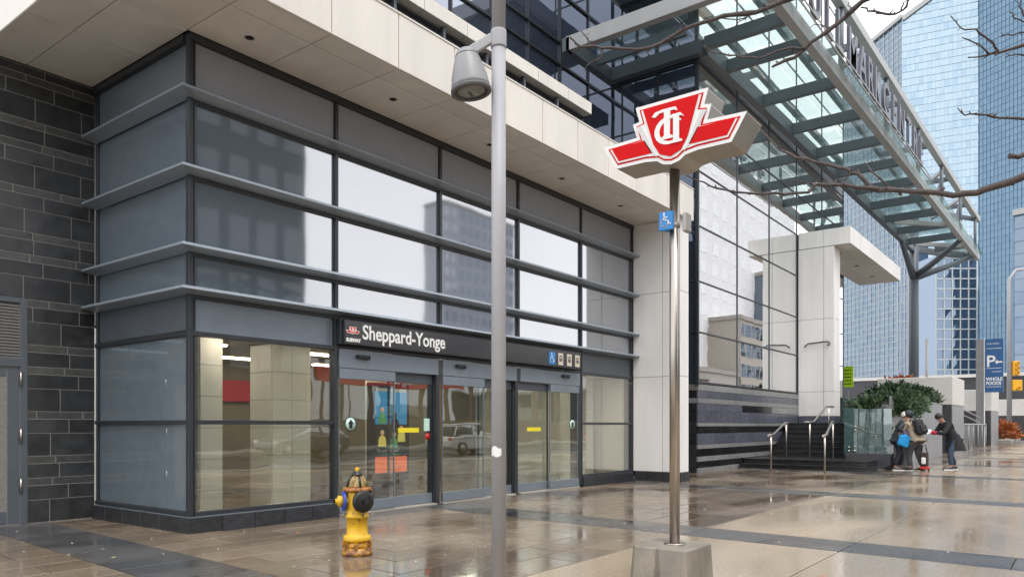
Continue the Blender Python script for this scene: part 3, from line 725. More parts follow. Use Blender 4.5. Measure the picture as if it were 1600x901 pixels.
# striped tile base
seq = [('tgrey', .16), ('tblack', .2), ('tgrey', .16), ('tblack', .24), ('tgrey', .13), ('tnavy', .36), ('tblack', .22), ('tgrey', .11), ('tnavy', .38), ('tnavy', .24), ('tgrey', .16), ('tnavy', .24), ('tgrey', .2)]
tot = sum(h for _, h in seq); z = -.03; scl = 2.66 / tot
MB().box(A2 + .03, 30.9, B2 + .03, 9.9, -.05, 2.63).build('base_core', M['gap'], ob)
for k, (mk, h) in enumerate(seq):
    h *= scl; x = A2; L = .60 if mk != 'tgrey' else 1.2; x0 = x
    dp = .0 if mk != 'tgrey' else -.006
    while x0 < 30.8:
        x1 = min(x0 + L, 30.82)
        mm = mk
        if k == 9 and x0 > 24.5 and x0 < 27.7: mm = 'tblack'
        if k == 9 and x0 >= 27.7: mm = 'tgrey'
        pc('base_tile', x0 + .003, x1 - .003, B2 + dp, B2 + .05, z + .003, z + h - .003, M[mm], ob, .003); x0 = x1
    for y0 in [9.25 + .62 * q for q in range(6)]:
        pc('base_tile', A2 + dp, A2 + .05, y0 + .003, y0 + .617, z + .003, z + h - .003, M['tblack' if mk == 'tnavy' else ('tgrey' if mk == 'tgrey' and k > 8 else 'plinth')], ob, .003)
    z += h
# dark panel wall joining station pier and office
MB().box(17.72, A2 - .03, 12.9, 13.0, 0, 8.4).build('link_wall', M['navy'], ob)
# portal: white pier and roof
AP = 30.82
pt = thing('entrance_portal', 'white panelled entrance portal with flat roof over the black stairs', 'portal', (AP, 8.5, 0))
zz = [1.76, 2.72, 5.57, 8.38]
for z0, z1 in zip(zz[:-1], zz[1:]):
    pc('pier_panel', AP, AP + .05, 8.23, 9.19, z0 + .006, z1 - .006, M['white'], pt); pc('pier_panel', AP, AP + .05, 7.84, 8.215, z0 + .006, z1 - .006, M['white'], pt)
    pc('pier_panel', AP + .06, AP + .9, 7.84, 7.88, z0 + .006, z1 - .006, M['white'], pt)
MB().box(AP + .04, AP + .9, 7.88, 9.2, 1.0, 8.4).build('pier_core', M['gap'], pt)
pc('pier_base', AP - .01, AP + .9, 7.82, 9.19, .9, 1.75, M['tnavy'], pt, .01)
for y0, y1 in ((7.24, 8.22), (8.23, 9.18)): pc('fascia_panel', AP, AP + .05, y0, y1, 8.40, 9.05, M['white'], pt)
x = AP + .055
while x < 40.5:
    x1 = min(x + 1.6, 40.5); pc('fascia_panel', x, x1 - .012, 7.24, 7.29, 8.40, 9.05, M['white'], pt)
    for y0, y1 in ((7.3, 7.7), (7.71, 8.4), (8.41, 9.1)): pc('soffit_panel', x + .005, x1 - .012, y0, y1, 8.39, 8.42, M['beige'], pt, .003)
    x = x1
MB().box(AP + .06, 40.45, 7.3, 9.15, 8.43, 9.03).build('roof_core', M['gap'], pt)
for x in (32.4, 35.4, 38.4): MB().lathe([(.1, 0), (.1, -.012), (.06, -.012), (.05, .0)], (x, 8.05, 8.39), (0, 0, 1), 16).build('downlight', M['hblack'], pt)
hk = MB().tube([(30.77, 8.95, 4.5), (30.75, 8.8, 4.62), (30.75, 8.2, 4.66), (30.75, 8.05, 4.66), (30.74, 7.98, 4.60), (30.74, 8.0, 4.52), (30.74, 8.08, 4.54)], .025, 8)
hk.build('cable_pipe', M['hblack'], pt)

# ------------------------------------------------------------------ steel and glass canopy with letters
cp = thing('glass_canopy', 'large grey steel canopy with teal glass panes on a branching column', 'canopy', (53.2, 8.7, 1.5))
ZC = 12.3; BI = 8.88; AE = 58.3
BE = lambda a: 6.45 - .0162 * (a - 19.4)
BN = lambda a: 9.02 - .0075 * (a - 21.1)
BO = 6.3
def beam(n, p, q, wd, ht, m): return MB().bar(p, q, wd, ht).build(n, m, cp, bevel=.012)
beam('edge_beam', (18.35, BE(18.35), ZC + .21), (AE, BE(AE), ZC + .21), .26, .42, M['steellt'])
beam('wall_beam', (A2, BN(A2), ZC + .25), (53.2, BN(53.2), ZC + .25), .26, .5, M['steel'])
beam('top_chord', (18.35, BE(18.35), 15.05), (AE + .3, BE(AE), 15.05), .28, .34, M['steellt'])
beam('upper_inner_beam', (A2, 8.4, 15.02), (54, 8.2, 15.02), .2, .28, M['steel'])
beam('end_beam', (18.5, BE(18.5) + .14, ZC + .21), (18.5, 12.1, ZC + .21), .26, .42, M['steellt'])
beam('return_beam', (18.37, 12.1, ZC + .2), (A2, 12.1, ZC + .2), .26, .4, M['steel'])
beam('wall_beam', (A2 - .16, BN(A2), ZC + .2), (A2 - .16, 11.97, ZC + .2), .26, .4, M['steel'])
ca = [20.9] + [22.66 + 3.14 * k for k in range(12)]
for i, a in enumerate(ca):
    if a > AE - .5: continue
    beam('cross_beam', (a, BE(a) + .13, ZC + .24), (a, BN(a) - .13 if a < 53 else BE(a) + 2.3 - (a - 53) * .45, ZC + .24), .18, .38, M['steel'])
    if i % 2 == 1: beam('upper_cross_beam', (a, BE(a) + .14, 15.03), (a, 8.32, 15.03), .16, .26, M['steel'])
beam('cross_beam', (AE - .1, BE(AE) + .13, ZC + .24), (53.6, 8.6, ZC + .22), .18, .38, M['steel'])
beam('upper_cross_beam', (AE - .1, BE(AE) + .14, 15.03), (54.0, 8.15, 15.0), .16, .26, M['steel'])
beam('cross_beam', (19.9, BI + .12, ZC + .26), (19.9, 11.97, ZC + .26), .12, .3, M['steel'])
ed = [18.7] + ca + [AE - .2]
for a0, a1 in zip(ed[:-1], ed[1:]):
    if a1 - a0 < .5 or a1 > AE: continue
    be = BE(a1) + .16; bn = BN(a1) + .1 if a1 < 54 else BE(a1) + 1.2; md = (be + bn) / 2
    pc('glass_pane', a0 + .02, a1 - .02, be, md - .01, ZC + .50, ZC + .52, M['teal'], cp, .002)
    pc('glass_pane', a0 + .02, a1 - .02, md + .01, bn, ZC + .50, ZC + .52, M['teal'], cp, .002)
    pc('glass_pane', a0 + .02, a1 - .02, BE(a1) - .38, BE(a0) - .17, ZC + .34, ZC + .36, M['teal'], cp, .002)
    for b in (be + .35, md - .2, md + .2, bn - .4):          # spider fittings under the panes
        f = MB().tube([(a0 + .02, b, ZC + .34), (a0 + .22, b, ZC + .46)], .018, 6).lathe([(.04, 0), (.04, .03)], (a0 + .22, b, ZC + .465), (0, 0, 1), 8)
        f.build('glass_fitting', M['stainless'], cp)
for (x0, x1) in ((18.66, 19.85), (19.95, A2 - .3)):
    pc('glass_pane', x0, x1, 9.2, 11.95, ZC + .50, ZC + .52, M['teal'], cp, .002)
for b in (9.6, 10.6, 11.5):
    MB().tube([(20.7, b, ZC + .3), (20.5, b, ZC + .47)], .018, 6).lathe([(.04, 0), (.04, .03)], (20.5, b, ZC + .465), (0, 0, 1), 8).build('glass_fitting', M['stainless'], cp)
for o_ in (.42, .52):
    beam('letter_rail', (18.4, BE(18.4) - o_, ZC + .26), (38.6, BE(38.6) - o_, ZC + .26), .035, .05, M['steellt'])
for a in (25.8, 32.1, 38.4, 44.6, 50.9, 57.2):
    MB().tube([(a, BE(a), ZC + .4), (a, BE(a), 14.95)], .09, 10).build('truss_post', M['steel'], cp)
for a0, a1 in ((44.6, 50.9), (50.9, 57.2)):
    beam('truss_brace', (a0, BE(a0) + .4, ZC + .4), (a0 + 2.6, BE(a0) + .3, 14.9), .16, .22, M['steel'])
    beam('upper_brace', (a0 + 1, BE(a0), 15.0), (a1 - 1, 8.2, 15.0), .14, .2, M['steellt'])
    beam('roof_brace', (a0 + 3, BE(a0), ZC + .15), (a0 + .5, 8.4, ZC + .15), .16, .24, M['steellt'])
CX, CY = 53.2, 8.75
MB().lathe([(.30, 0), (.29, 6), (.27, 13.4)], (CX, CY, 1.5), (0, 0, 1), 20).build('column', M['steel'], cp)
for p in ((51.5, BE(51), ZC + .1), (57.0, BE(57), ZC + .1), (49.5, BN(49.5), ZC + .1)):
    MB().tube([(CX, CY, ZC - 1.6), (CX + (p[0] - CX) * .5, CY + (p[1] - CY) * .5, ZC - .8), p], [.24, .18, .14], 10).build('column_arm', M['steel'], cp)
lt = thing('building_letters', 'grey metal letters reading HULLMARK CENTRE standing along the canopy edge', 'sign', (20, 6.0, ZC + .3))
lgrey = mat('letter face', (.13, .13, .16), .35, metal=.3, var=.08)
for ch, xc in zip('HULLMARKCENTRE', (20.1, 21.6, 22.9, 24.0, 25.45, 26.65, 27.7, 28.7, 30.0, 31.35, 32.65, 33.95, 35.25, 36.6)):
    yb = BE(xc) - .42
    text_mb(ch, 1.7, lambda u, v, d: (xc + u, yb - d, ZC + .36 + v), .10, bold=.012, squeeze=.9, align='CENTER').build('letter', [lgrey], lt)
# second tier slab above
up = thing('upper_canopy', 'small grey soffit box high on the glass wall above the canopy', 'canopy', (19.8, 11, 14.7))
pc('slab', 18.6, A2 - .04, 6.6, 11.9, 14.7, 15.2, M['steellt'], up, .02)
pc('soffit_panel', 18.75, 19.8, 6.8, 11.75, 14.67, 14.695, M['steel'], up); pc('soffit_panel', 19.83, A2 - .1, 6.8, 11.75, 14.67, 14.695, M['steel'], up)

# ------------------------------------------------------------------ stairs, terrace, rails
stp = thing('entrance_stairs', 'wide black granite stairs rising beside the striped tile base', 'stairs', (26, 7, 0))
def stepp(a0, a1, b0, b1, z0, z1, n):
    w_ = (b1 - b0) / n
    for k in range(n): pc('step', a0, a1, b0 + k * w_ + .003, b0 + (k + 1) * w_ - .003, z0, z1 - .035, M['step'], stp, .006); pc('tread', a0 - .03, a1, b0 - (.03 if k == 0 else 0) + k * w_ + .003, b0 + (k + 1) * w_ - .003, z1 - .034, z1, M['step'], stp, .006)
stepp(24.3, 28.2, 4.95, 9.15, -.02, .15, 3)
stepp(24.75, 28.2, 5.35, 9.15, .15, .30, 3)
for k in range(7):
    stepp(27.4 + .32 * k, 27.4 + .32 * (k + 1) + .3, 6.05, 9.15, .30 + .17 * k, .30 + .17 * (k + 1), 2)
struct(MB().box(29.5, 80, 5.9, 16, .0, 1.48).build('terrace', M['graniteD']))
st2 = thing('upper_stairs', 'distant black steps climbing behind the glass guard', 'stairs', (36, 7, 1.5))
for k in range(6): pc('step', 34 + .35 * k, 34.4 + .35 * k, 6.2, 7.8, 1.48 + .17 * k, 1.65 + .17 * k, M['step'], st2)
MB().box(36.1, 42.5, 6.2, 8.6, 1.48, 2.5).build('landing', M['graniteD'], st2)
def handrail(label, p0, p1, h0, h1):
    p0, p1 = Vector(p0), Vector(p1); h = thing('stair_handrail', label, 'handrail', p0, 'stair handrails')
    d = (p1 - p0); d.z = 0; d.normalize()
    for p, hh in ((p0, h0), (p1, h1)): MB().tube([p - Vector((0, 0, .02)), p + Vector((0, 0, hh))], .028, 10).build('post', M['stainless'], h)
    t0 = p0 + Vector((0, 0, h0)); t1 = p1 + Vector((0, 0, h1))
    MB().tube([t0 - d * .5, t0 + d * .1, t0 + d * .35 + (t1 - t0) * .02, t1 - d * .3, t1 + d * .05, t1 + d * .5], .036, 10).build('rail', M['stainless'], h)
handrail('steel stair handrail nearest the striped tile base', (23.0, 7.67, 0), (26.4, 8.28, .3), 1.1, 1.18)
handrail('steel stair handrail nearest the glass guard on the lower steps', (22.9, 6.08, 0), (25.9, 6.62, .3), 1.1, 1.2)
handrail('middle steel handrail climbing the upper flight of stairs', (26.6, 7.55, .3), (28.6, 7.45, .98), 1.2, 1.1)
gd = thing('glass_guard', 'green tinted glass guard panel with round steel fixings in front of the bush', 'guard rail', (26.3, 5.6, .3))
pc('kerb', 26.15, 26.6, 4.95, 6.3, .14, .50, M['graniteD'], gd, .01)
pc('pane', 26.18, 26.2, 4.93, 6.35, .44, 1.93, M['guard'], gd, .003)
pc('pane', 26.25, 29.3, 6.33, 6.35, .6, 2.0, M['guard'], gd, .003)
for (y, z) in ((6.2, .56), (6.2, .68), (5.1, .56), (5.1, .70), (6.0, 1.35), (6.0, 1.24), (6.02, .70), (6.02, .56)):
    MB().lathe([(.035, 0), (.035, .02)], (26.155, y, z), (1, 0, 0), 12).build('fixing', M['stainless'], gd)
wd = thing('concrete_wedge', 'sloped grey concrete bench end beside the people', 'bench', (27, 4.7, 0))
pf = [(0, 0), (1.6, 0), (1.55, .25), (1.3, .62), (.95, .84), (0, .9)]
MB().prism([(4.93 - u * .36, z) for u, z in pf], lambda u, v, d: (26.42 + d, u, v), 0, .5).build('seat_block', M['granite'], wd, bevel=.02)
# planter and walls to the right
pln = thing('granite_planter', 'long low grey granite planter wall behind the people', 'planter', (34, 5.4, 0))
xq = 28.3
while xq < 39.6:
    x1 = min(xq + 1.9, 39.7); pc('granite_panel', xq + .004, x1 - .004, 5.35, 5.41, -.03, 2.40, M['granite'], pln, .006); xq = x1
pc('granite_panel', 28.28, 28.34, 5.42, 6.3, -.03, 2.1, M['granite'], pln); pc('granite_panel', 39.64, 39.7, 5.42, 6.9, -.03, 2.4, M['granite'], pln)
MB().box(28.34, 39.62, 5.42, 6.85, -.03, 2.2).build('soil', M['dark'], pln)
def block(label, a0, a1, b0, b1, zt, zm):
    t = thing('wall_block', label, 'wall', (a0, b0, 0), 'white capped granite blocks')
    MB().box(a0 + .03, a1 - .03, b0 + .03, b1 - .03, -.02, zt - .02).build('core', M['gap'], t)
    pc('white_cap', a0 - .02, a1 + .02, b0 - .02, b1, zm, zt, M['whitestone'], t, .02)
    n = 3
    for k in range(n):
        y0 = b0 + .04 + (b1 - b0 - .04) * k / n; y1 = b0 + .04 + (b1 - b0 - .04) * (k + 1) / n
        pc('granite_panel', a0, a0 + .04, y0 + .004, y1 - .004, -.03, zm - .01, M['graniteD'], t)  # recess shade put into the darker stone colour of this side
    for k in range(2):
        x0 = a0 + (a1 - a0) * k / 2; x1 = a0 + (a1 - a0) * (k + 1) / 2
        pc('granite_panel', x0 + .004, x1 - .004, b0, b0 + .04, -.03, zm - .01, M['granite'], t)
    return t
block('nearest white capped granite block behind the dark evergreen bushes', 42.95, 47.3, 5.35, 8.75, 3.83, 2.42)
block('middle white capped granite block under the blue parking sign', 61.9, 67.2, 5.35, 9.6, 3.9, 2.4)
block('farthest white capped granite block at the right edge', 85.5, 92, 4.6, 10, 3.85, 2.3)
pk_ = thing('stub_pillar', 'grey stone pillar with sloped top beside the nearest white block', 'pillar', (41.5, 11.5, 1.5))
MB().prism([(12.3, 1.5), (11.6, 1.5), (11.6, 4.1), (12.3, 4.5)], lambda u, v, d: (41.6 + d, u, v), 0, 1.2).build('pillar_body', M['granite'], pk_, bevel=.02)
# stair railings between the blocks
rl = thing('street_railing', 'white metal railing with upright bars between two granite blocks', 'railing', (50, 5.5, 0))
P0, P1 = Vector((48.0, 5.45, 0)), Vector((59.5, 5.45, 0))
MB().tube([P0 + Vector((0, 0, 1.45)), P1 + Vector((0, 0, 1.45))], .04, 8).build('rail', M['steellt'], rl)
for k in range(6):
    p = P0.lerp(P1, k / 5); MB().tube([p, p + Vector((0, 0, 1.43))], .03, 8).build('baluster', M['steellt'], rl)
for dz in (0, .35): MB().tube([(49, 7.6, 3.1 + dz), (57.5, 5.6, 1.55 + dz)], .04, 8).build('sloped_rail', M['steellt'], rl)
rl2 = thing('terrace_stair_railing', 'bundle of sloped steel rails on the far terrace below the green sign', 'railing', (41, 10.5, 1.5))
for k in range(5):
    MB().tube([(44.5 + .3 * k, 13.0 - .0 * k, 3.6 - .28 * k), (41.0, 10.6 - .1 * k, 2.6 - .25 * k)], .03, 8).build('rail', M['steellt'], rl2)
for k in range(4): MB().tube([(41.0 + k * .8, 10.7 + .6 * k, 1.5), (41.0 + k * .8, 10.7 + .6 * k, 2.55 + .25 * k)], .03, 8).build('post', M['steellt'], rl2)
tg = thing('terrace_guard', 'pale glass balustrade panels along the far terrace', 'guard rail', (40, 8, 1.5))
for k in range(3): pc('pane', 40.5, 40.53, 7.0 + 1.3 * k, 8.25 + 1.3 * k, 1.55, 2.75, M['guard'], tg)
ps = thing('green_sign', 'bright lime green notice board on a post by the portal', 'sign', (40.2, 9.3, 1.5))
MB().tube([(40.2, 9.55, 1.5), (40.2, 9.55, 3.4)], .03, 8).build('post', M['steel'], ps)
lime = mat('lime board', (.50, .82, .02), .5, var=.08, scale=6)
pc('board', 40.14, 40.18, 9.3, 9.85, 3.3, 4.35, lime, ps)
for k in range(5): pc('text_line', 40.134, 40.139, 9.38, 9.78 - .05 * (k % 2), 3.45 + .17 * k, 3.49 + .17 * k, M['hblack'], ps, .001)
# parking sign
sp = thing('parking_sign', 'blue parking totem sign with white P and arrow above the white blocks', 'sign', (60, 5.2, 0))
q0 = atd(1546, 600, 50)
bx = 59.2
pc('side_panel', bx + .05, bx + .25, 5.55, 6.0, 0, 7.15, M['granite'], sp); pc('edge_strip', bx + .0, bx + .3, 5.50, 5.54, 0, 7.2, M['signwhite'], sp)
sblue = mat('totem blue', (.022, .10, .26), .35, var=.05)
pc('board', bx + .05, bx + .25, 4.45, 5.48, 3.6, 7.15, sblue, sp)
sf = lambda y0, z0: (lambda u, v, d: (bx + .045 - d, y0 - u, z0 + v))
text_mb('HULLMARK', .14, sf(5.38, 6.78), .006, squeeze=1.).build('lettering', M['signwhite'], sp)
text_mb('P', 1.05, sf(5.42, 5.32), .006, bold=.015).build('lettering', M['signwhite'], sp)
MB().prism([(0, 0), (.16, .16), (.16, .05), (.42, .05), (.42, -.05), (.16, -.05), (.16, -.16)], lambda u, v, d: (bx + .045 - d, 4.92 - u, 5.6 + v), 0, .006).build('arrow', M['signwhite'], sp)
text_mb('WHOLE', .3, sf(5.42, 4.38), .006, bold=.01, squeeze=.86).build('lettering', M['signwhite'], sp)
text_mb('FOODS', .3, sf(5.42, 4.1), .006, bold=.01, squeeze=.86).build('lettering', M['signwhite'], sp)
for zq in (6.5, 5.18, 4.95, 3.95): pc('line', bx + .043, bx + .049, 4.55, 5.4 - (.3 if zq == 4.95 else 0), zq, zq + .03, M['signwhite'], sp, .001)
# traffic signals and street lamp at the far right
tsig = mat('signal yellow', (.85, .45, .03), .4, var=.05)
ts = thing('traffic_signal', 'grey pole with yellow traffic signal heads at the right edge', 'traffic light', atd(1577, 690, 70) - Vector((0, 0, 0)))
bp_ = Vector((ORG[ts.name].x, ORG[ts.name].y, 0))
MB().tube([bp_, bp_ + Vector((0, 0, 15)), bp_ + cw(.6, 0, 15.8), bp_ + cw(2.6, 0, 16.1)], [.22, .16, .12, .1], 10).build('pole', M['pole'], ts)
for (dx, z0, n) in ((.45, 6.0, 3), (.55, 4.6, 1)):
    c = bp_ + cw(dx, -.2, z0); w_ = .55 if n == 3 else .85
    h = MB(); h.bar(c, c + Vector((0, 0, 1.35 if n == 3 else 1.0)), w_, .4, (CT, ST, 0)); hd = h.build('signal_head', tsig, ts, bevel=.05)
    for k in range(n):
        cc = c + cw(0, -.21, .22 + .44 * k) - cw(0, 0, 0)
        MB().lathe([(.16, 0), (.17, .16), (.15, .17), (.14, .02)], cc, cw(0, -1, 0), 14).build('visor', tsig, hd)
    MB().bar(bp_ + Vector((0, 0, z0 + .5)), c + Vector((0, 0, .5)), .08, .08).build('bracket', M['pole'], ts)
# far terrace pole and bench posts
fp = thing('terrace_lamp_post', 'thin grey post on the terrace beside the canopy column', 'post', (57, 8.3, 1.5))
MB().tube([(57, 8.6, 1.5), (57, 8.6, 7.2)], .11, 10).build('shaft', M['pole'], fp)

# ------------------------------------------------------------------ shrubs
def bush(name, label, blobs, n, cols, leaf=.09, seed=1, needle=False, spiky=0.):
    rr = random.Random(seed); t = thing(name, label, 'shrub', blobs[0][0] - Vector((0, 0, blobs[0][1][2])))
    m = MB()
    for (c, r, k) in blobs:
        for _ in range(int(n * k)):
            u = rr.uniform(-.55, 1); th = rr.uniform(0, 2 * math.pi); q = math.sqrt(max(0, 1 - u * u)); d = Vector((q * math.cos(th), q * math.sin(th), u))
            lump = 1 + .26 * math.sin(5 * d.x + 3 * d.z + seed) * math.cos(6 * d.y + seed) + .1 * math.sin(11 * d.x + 9 * d.y)
            s_ = lump * (rr.uniform(.55, 1.02) if rr.random() < .85 else rr.uniform(1.0, 1.28)) 
            p = c + Vector((d.x * r[0], d.y * r[1], d.z * r[2])) * s_
            out = (d + Vector((rr.uniform(-.7, .7), rr.uniform(-.7, .7), rr.uniform(-.3, .7)))).normalized()
            sd_ = out.cross(Vector((rr.uniform(-1, 1), rr.uniform(-1, 1), rr.uniform(-1, 1)))).normalized()
            L = leaf * rr.uniform(.7, 1.5); W_ = L * .3
            m.add([p - sd_ * W_, p + sd_ * W_, p + sd_ * W_ * .6 + out * L, p - sd_ * W_ * .2 + out * L * 1.15], [(0, 1, 2, 3)], rr.choice(range(len(cols))))
    f = m.build('foliage', cols, t)
    st_ = MB()
    for (c, r, k) in blobs:
        for _ in range(7):
            e = c + Vector((rr.uniform(-.8, .8) * r[0], rr.uniform(-.8, .8) * r[1], rr.uniform(.1, .8) * r[2]))
            st_.tube([c - Vector((0, 0, r[2] * .9)), (c + e) / 2 - Vector((0, 0, r[2] * .2)), e], [.03, .02, .008], 5)
    st_.build('stems', M['bark'], t)
    return t
g1 = mat('evergreen dark', (.022, .048, .022), .6, var=.35, scale=6); g2 = mat('evergreen mid', (.042, .085, .032), .6, var=.35, scale=6); g3 = mat('evergreen light', (.075, .13, .05), .6, var=.3, scale=6)
V3 = lambda *a: Vector(a)
bush('evergreen_bush', 'dark rounded evergreen bush on the planter below the white block', [(V3(36.2, 6.3, 2.6), (1.5, .8, .46), .8), (V3(34.4, 6.5, 2.62), (1.2, .75, .36), .6), (V3(37.9, 6.1, 2.55), (1.0, .6, .36), .5), (V3(35.2, 5.9, 2.45), (1.1, .5, .26), .4), (V3(39.0, 6.0, 2.5), (.5, .5, .42), .3)], 5200, [g1, g1, g2], .12, 3)
bush('spreading_bush', 'lighter green spreading evergreen bush overhanging the planter behind the people', [(V3(30.0, 5.75, 2.0), (1.7, .85, .42), 1.), (V3(28.8, 6.1, 1.85), (.9, .6, .42), .5), (V3(31.8, 5.5, 2.15), (1.5, .5, .42), .9)], 4600, [g2, g3, g1], .11, 5)
bush('low_bush', 'small green bush seen through the glass guard panel', [(V3(27.2, 5.65, 1.05), (.4, .5, .28), 1.)], 900, [g2, g3, g3], .08, 8)
o1 = mat('autumn orange', (.42, .13, .03), .7, var=.3, scale=8); o2 = mat('autumn rust', (.26, .07, .03), .7, var=.3, scale=8)
bush('autumn_shrub', 'orange brown autumn shrub between the two far granite blocks', [(V3(72, 5.4, .75), (1.2, .9, .8), 1.)], 900, [o1, o2, o1], .22, 11)
bush('autumn_hedge', 'rusty brown low planting on top of the terrace by the canopy column', [(V3(48.5, 8.6, 3.85), (.5, .8, .25), 1.)], 500, [o1, o2, o2], .2, 12)
kb = struct(MB().box(67.8, 78, 4.6, 6.2, -.03, .3).build('shrub_bed_kerb', M['concrete'], bevel=.03))

# ------------------------------------------------------------------ people
def skin(verts, edges, radii, name, m, parent, sub=2, root=0):
    me = bpy.data.meshes.new(name); me.from_pydata([tuple(v) for v in verts], edges, [])
    o = bpy.data.objects.new(name, me); col.objects.link(o)
    sk_ = o.modifiers.new('s', 'SKIN'); sk_.use_smooth_shade = True
    for i, r_ in enumerate(radii):
        rr = (r_, r_) if not hasattr(r_, '__len__') else r_
        me.skin_vertices[0].data[i].radius = rr; me.skin_vertices[0].data[i].use_root = (i == root)
    ss = o.modifiers.new('u', 'SUBSURF'); ss.levels = sub; ss.render_levels = sub
    dg = bpy.context.evaluated_depsgraph_get(); dg.update()
    nm = bpy.data.meshes.new_from_object(o.evaluated_get(dg)); bpy.data.objects.remove(o); bpy.data.meshes.remove(me)
    nm.materials.clear(); nm.materials.append(m); nm.name = name
    return link(bpy.data.objects.new(name, nm), parent)
skinm = mat('skin', (.40, .24, .17), .5, var=.05); eyem = mat('eye', (.02, .02, .02), .2)
def arc(pts): return [(i, i + 1) for i in range(len(pts) - 1)]
def person(label, loc, rz, lean, arms, jacket, trousers, shoes, hat=None, hair=None, coat=.0, hood=None, stance=.0, headpitch=.3, girth=1.):
    p = thing('person', label, 'person', (0, 0, 0), 'people by the planter')
    hip = Vector((0, 0, .93)); l = rad(lean)
    up_ = Vector((0, math.sin(l), math.cos(l))); fw = Vector((0, math.cos(l), -math.sin(l)))
    S = lambda d, f=0, x=0: hip + up_ * d + fw * f + Vector((x, 0, 0))
    neck = S(.56, .02); hc = neck + (up_ * .4 + Vector((0, .5, .6))).normalized() * .17
    hf = Vector((0, math.cos(headpitch), -math.sin(headpitch)))
    feet = [Vector((-.12, .10 + stance, .05)), Vector((.12, -.06 - stance, .05))]
    knees = [Vector((-.12, .12 + stance * .6, .50)), Vector((.12, .05 - stance * .4, .50))]
    # body: continuous skin surface
    V = [hip, S(.25), S(.45), neck, hc - Vector((0, 0, .02)), hc + Vector((0, 0, .07))]; Rr = [(.14, .11), (.13, .10), (.15, .11), .055, .085, .08]; E_ = arc(V)
    for s_, (e, h) in zip((-1, 1), arms):
        b0 = len(V); sh = S(.47, 0, .18 * s_); V += [sh, Vector(e), Vector(h)]; Rr += [.055, .042, .03]; E_ += [(2, b0), (b0, b0 + 1), (b0 + 1, b0 + 2)]
    for s_, k, f in zip((-1, 1), knees, feet):
        b0 = len(V); V += [hip + Vector((.1 * s_, 0, -.06)), k, f + Vector((0, -.02, .04)), f + Vector((0, .16, -.01))]; Rr += [.085, .058, .04, .035]; E_ += [(0, b0), (b0, b0 + 1), (b0 + 1, b0 + 2), (b0 + 2, b0 + 3)]
    skin(V, E_, Rr, 'body', skinm, p)
    nose = MB().lathe([(.001, .04), (.014, 0), (.018, -.02)], hc + hf * .095 + Vector((0, 0, .01)), hf, 8); nose.build('nose', skinm, p)
    for s_ in (-1, 1):
        MB().lathe([(.003, .012), (.013, .005), (.014, -.01)], hc + hf * .083 + Vector((.034 * s_, 0, .035)), hf, 8).build('eye', eyem, p)
        MB().lathe([(.012, .012), (.03, 0), (.02, -.012)], hc + Vector((.087 * s_, -.01, .015)), (s_, 0, 0), 8).build('ear', skinm, p)
    MB().bar(hc + hf * .088 + Vector((-.025, 0, -.04)), hc + hf * .088 + Vector((.025, 0, -.04)), .012, .01).build('mouth', mat('lips', (.3, .12, .1), .5), p)
    # jacket
    g_ = girth
    V = [S(-.12), S(.05), S(.28), S(.46), S(.56, .0)]; Rr = [(.2 * g_, .17 * g_), (.19 * g_, .155 * g_), (.19 * g_, .15 * g_), (.19 * g_, .13 * g_), .09]; E_ = arc(V)
    ci = 3
    for s_, (e, h) in zip((-1, 1), arms):
        b0 = len(V); e, h = Vector(e), Vector(h); V += [S(.47, 0, .2 * s_), e, e.lerp(h, .9)]; Rr += [.09, .07, .055]; E_ += [(ci, b0), (b0, b0 + 1), (b0 + 1, b0 + 2)]
    skin(V, E_, Rr, 'jacket', jacket, p, root=1)
    if coat:                            # open skirt of the long coat with soft folds
        m = MB(); V = []; n = 28
        for (zz, yc, rx, ry, fo) in ((1.06, .02, .19, .165, 0), (.95, -.02, .215, .19, .0), (.80, -.04, .235, .215, .02), (.66, -.05, .25, .235, .045), (.92 - coat, -.05, .255, .25, .06)):
            for q in range(n):
                t = 2 * math.pi * q / n; k = 1 + fo * math.sin(6 * t + zz * 3)
                V.append((rx * k * math.cos(t), yc + ry * k * math.sin(t) - (.05 * fo / .06 if math.sin(t) < 0 else 0), zz))
        F = [(r_ * n + q, r_ * n + (q + 1) % n, r_ * n + n + (q + 1) % n, r_ * n + n + q) for r_ in range(4) for q in range(n)]
        m.add(V, F, 0, True); m.build('coat_skirt', jacket, p)
    # trousers
    V = [hip + Vector((0, 0, .02))]; Rr = [(.165 * g_, .14 * g_)]; E_ = []
    for s_, k, f in zip((-1, 1), knees, feet):
        b0 = len(V); V += [hip + Vector((.1 * s_, 0, -.1)), k, f + Vector((0, -.02, .08))]; Rr += [.11 * g_, .08 * g_, .068]; E_ += [(0, b0), (b0, b0 + 1), (b0 + 1, b0 + 2)]
    skin(V, E_, Rr, 'trousers', trousers, p)
    for f in feet:
        m = MB(); prof = [(-.075, .0, .04), (-.03, .0, .05), (.08, .0, .052), (.17, .0, .045), (.215, 0, .02)]
        V = []; F = []
        for (yy, _, hw) in prof:
            hh = .10 if yy < 0 else (.085 if yy < .1 else .055)
            for (a, b) in ((-1, 0), (1, 0), (1, .6), (.55, 1), (-.55, 1), (-1, .6)): V.append((f.x + a * hw, f.y + yy, b * hh))
        for i in range(4):
            for k in range(6): F.append((i * 6 + k, i * 6 + (k + 1) % 6, i * 6 + 6 + (k + 1) % 6, i * 6 + 6 + k))
        F += [tuple(range(6))[::-1], tuple(range(24, 30))]
        m.add(V, F, 0, True); s0 = m.build('shoe', shoes, p)
        MB().box(f.x - .054, f.x + .054, f.y - .08, f.y + .215, -.002, .022).build('sole', M['signwhite'], s0)
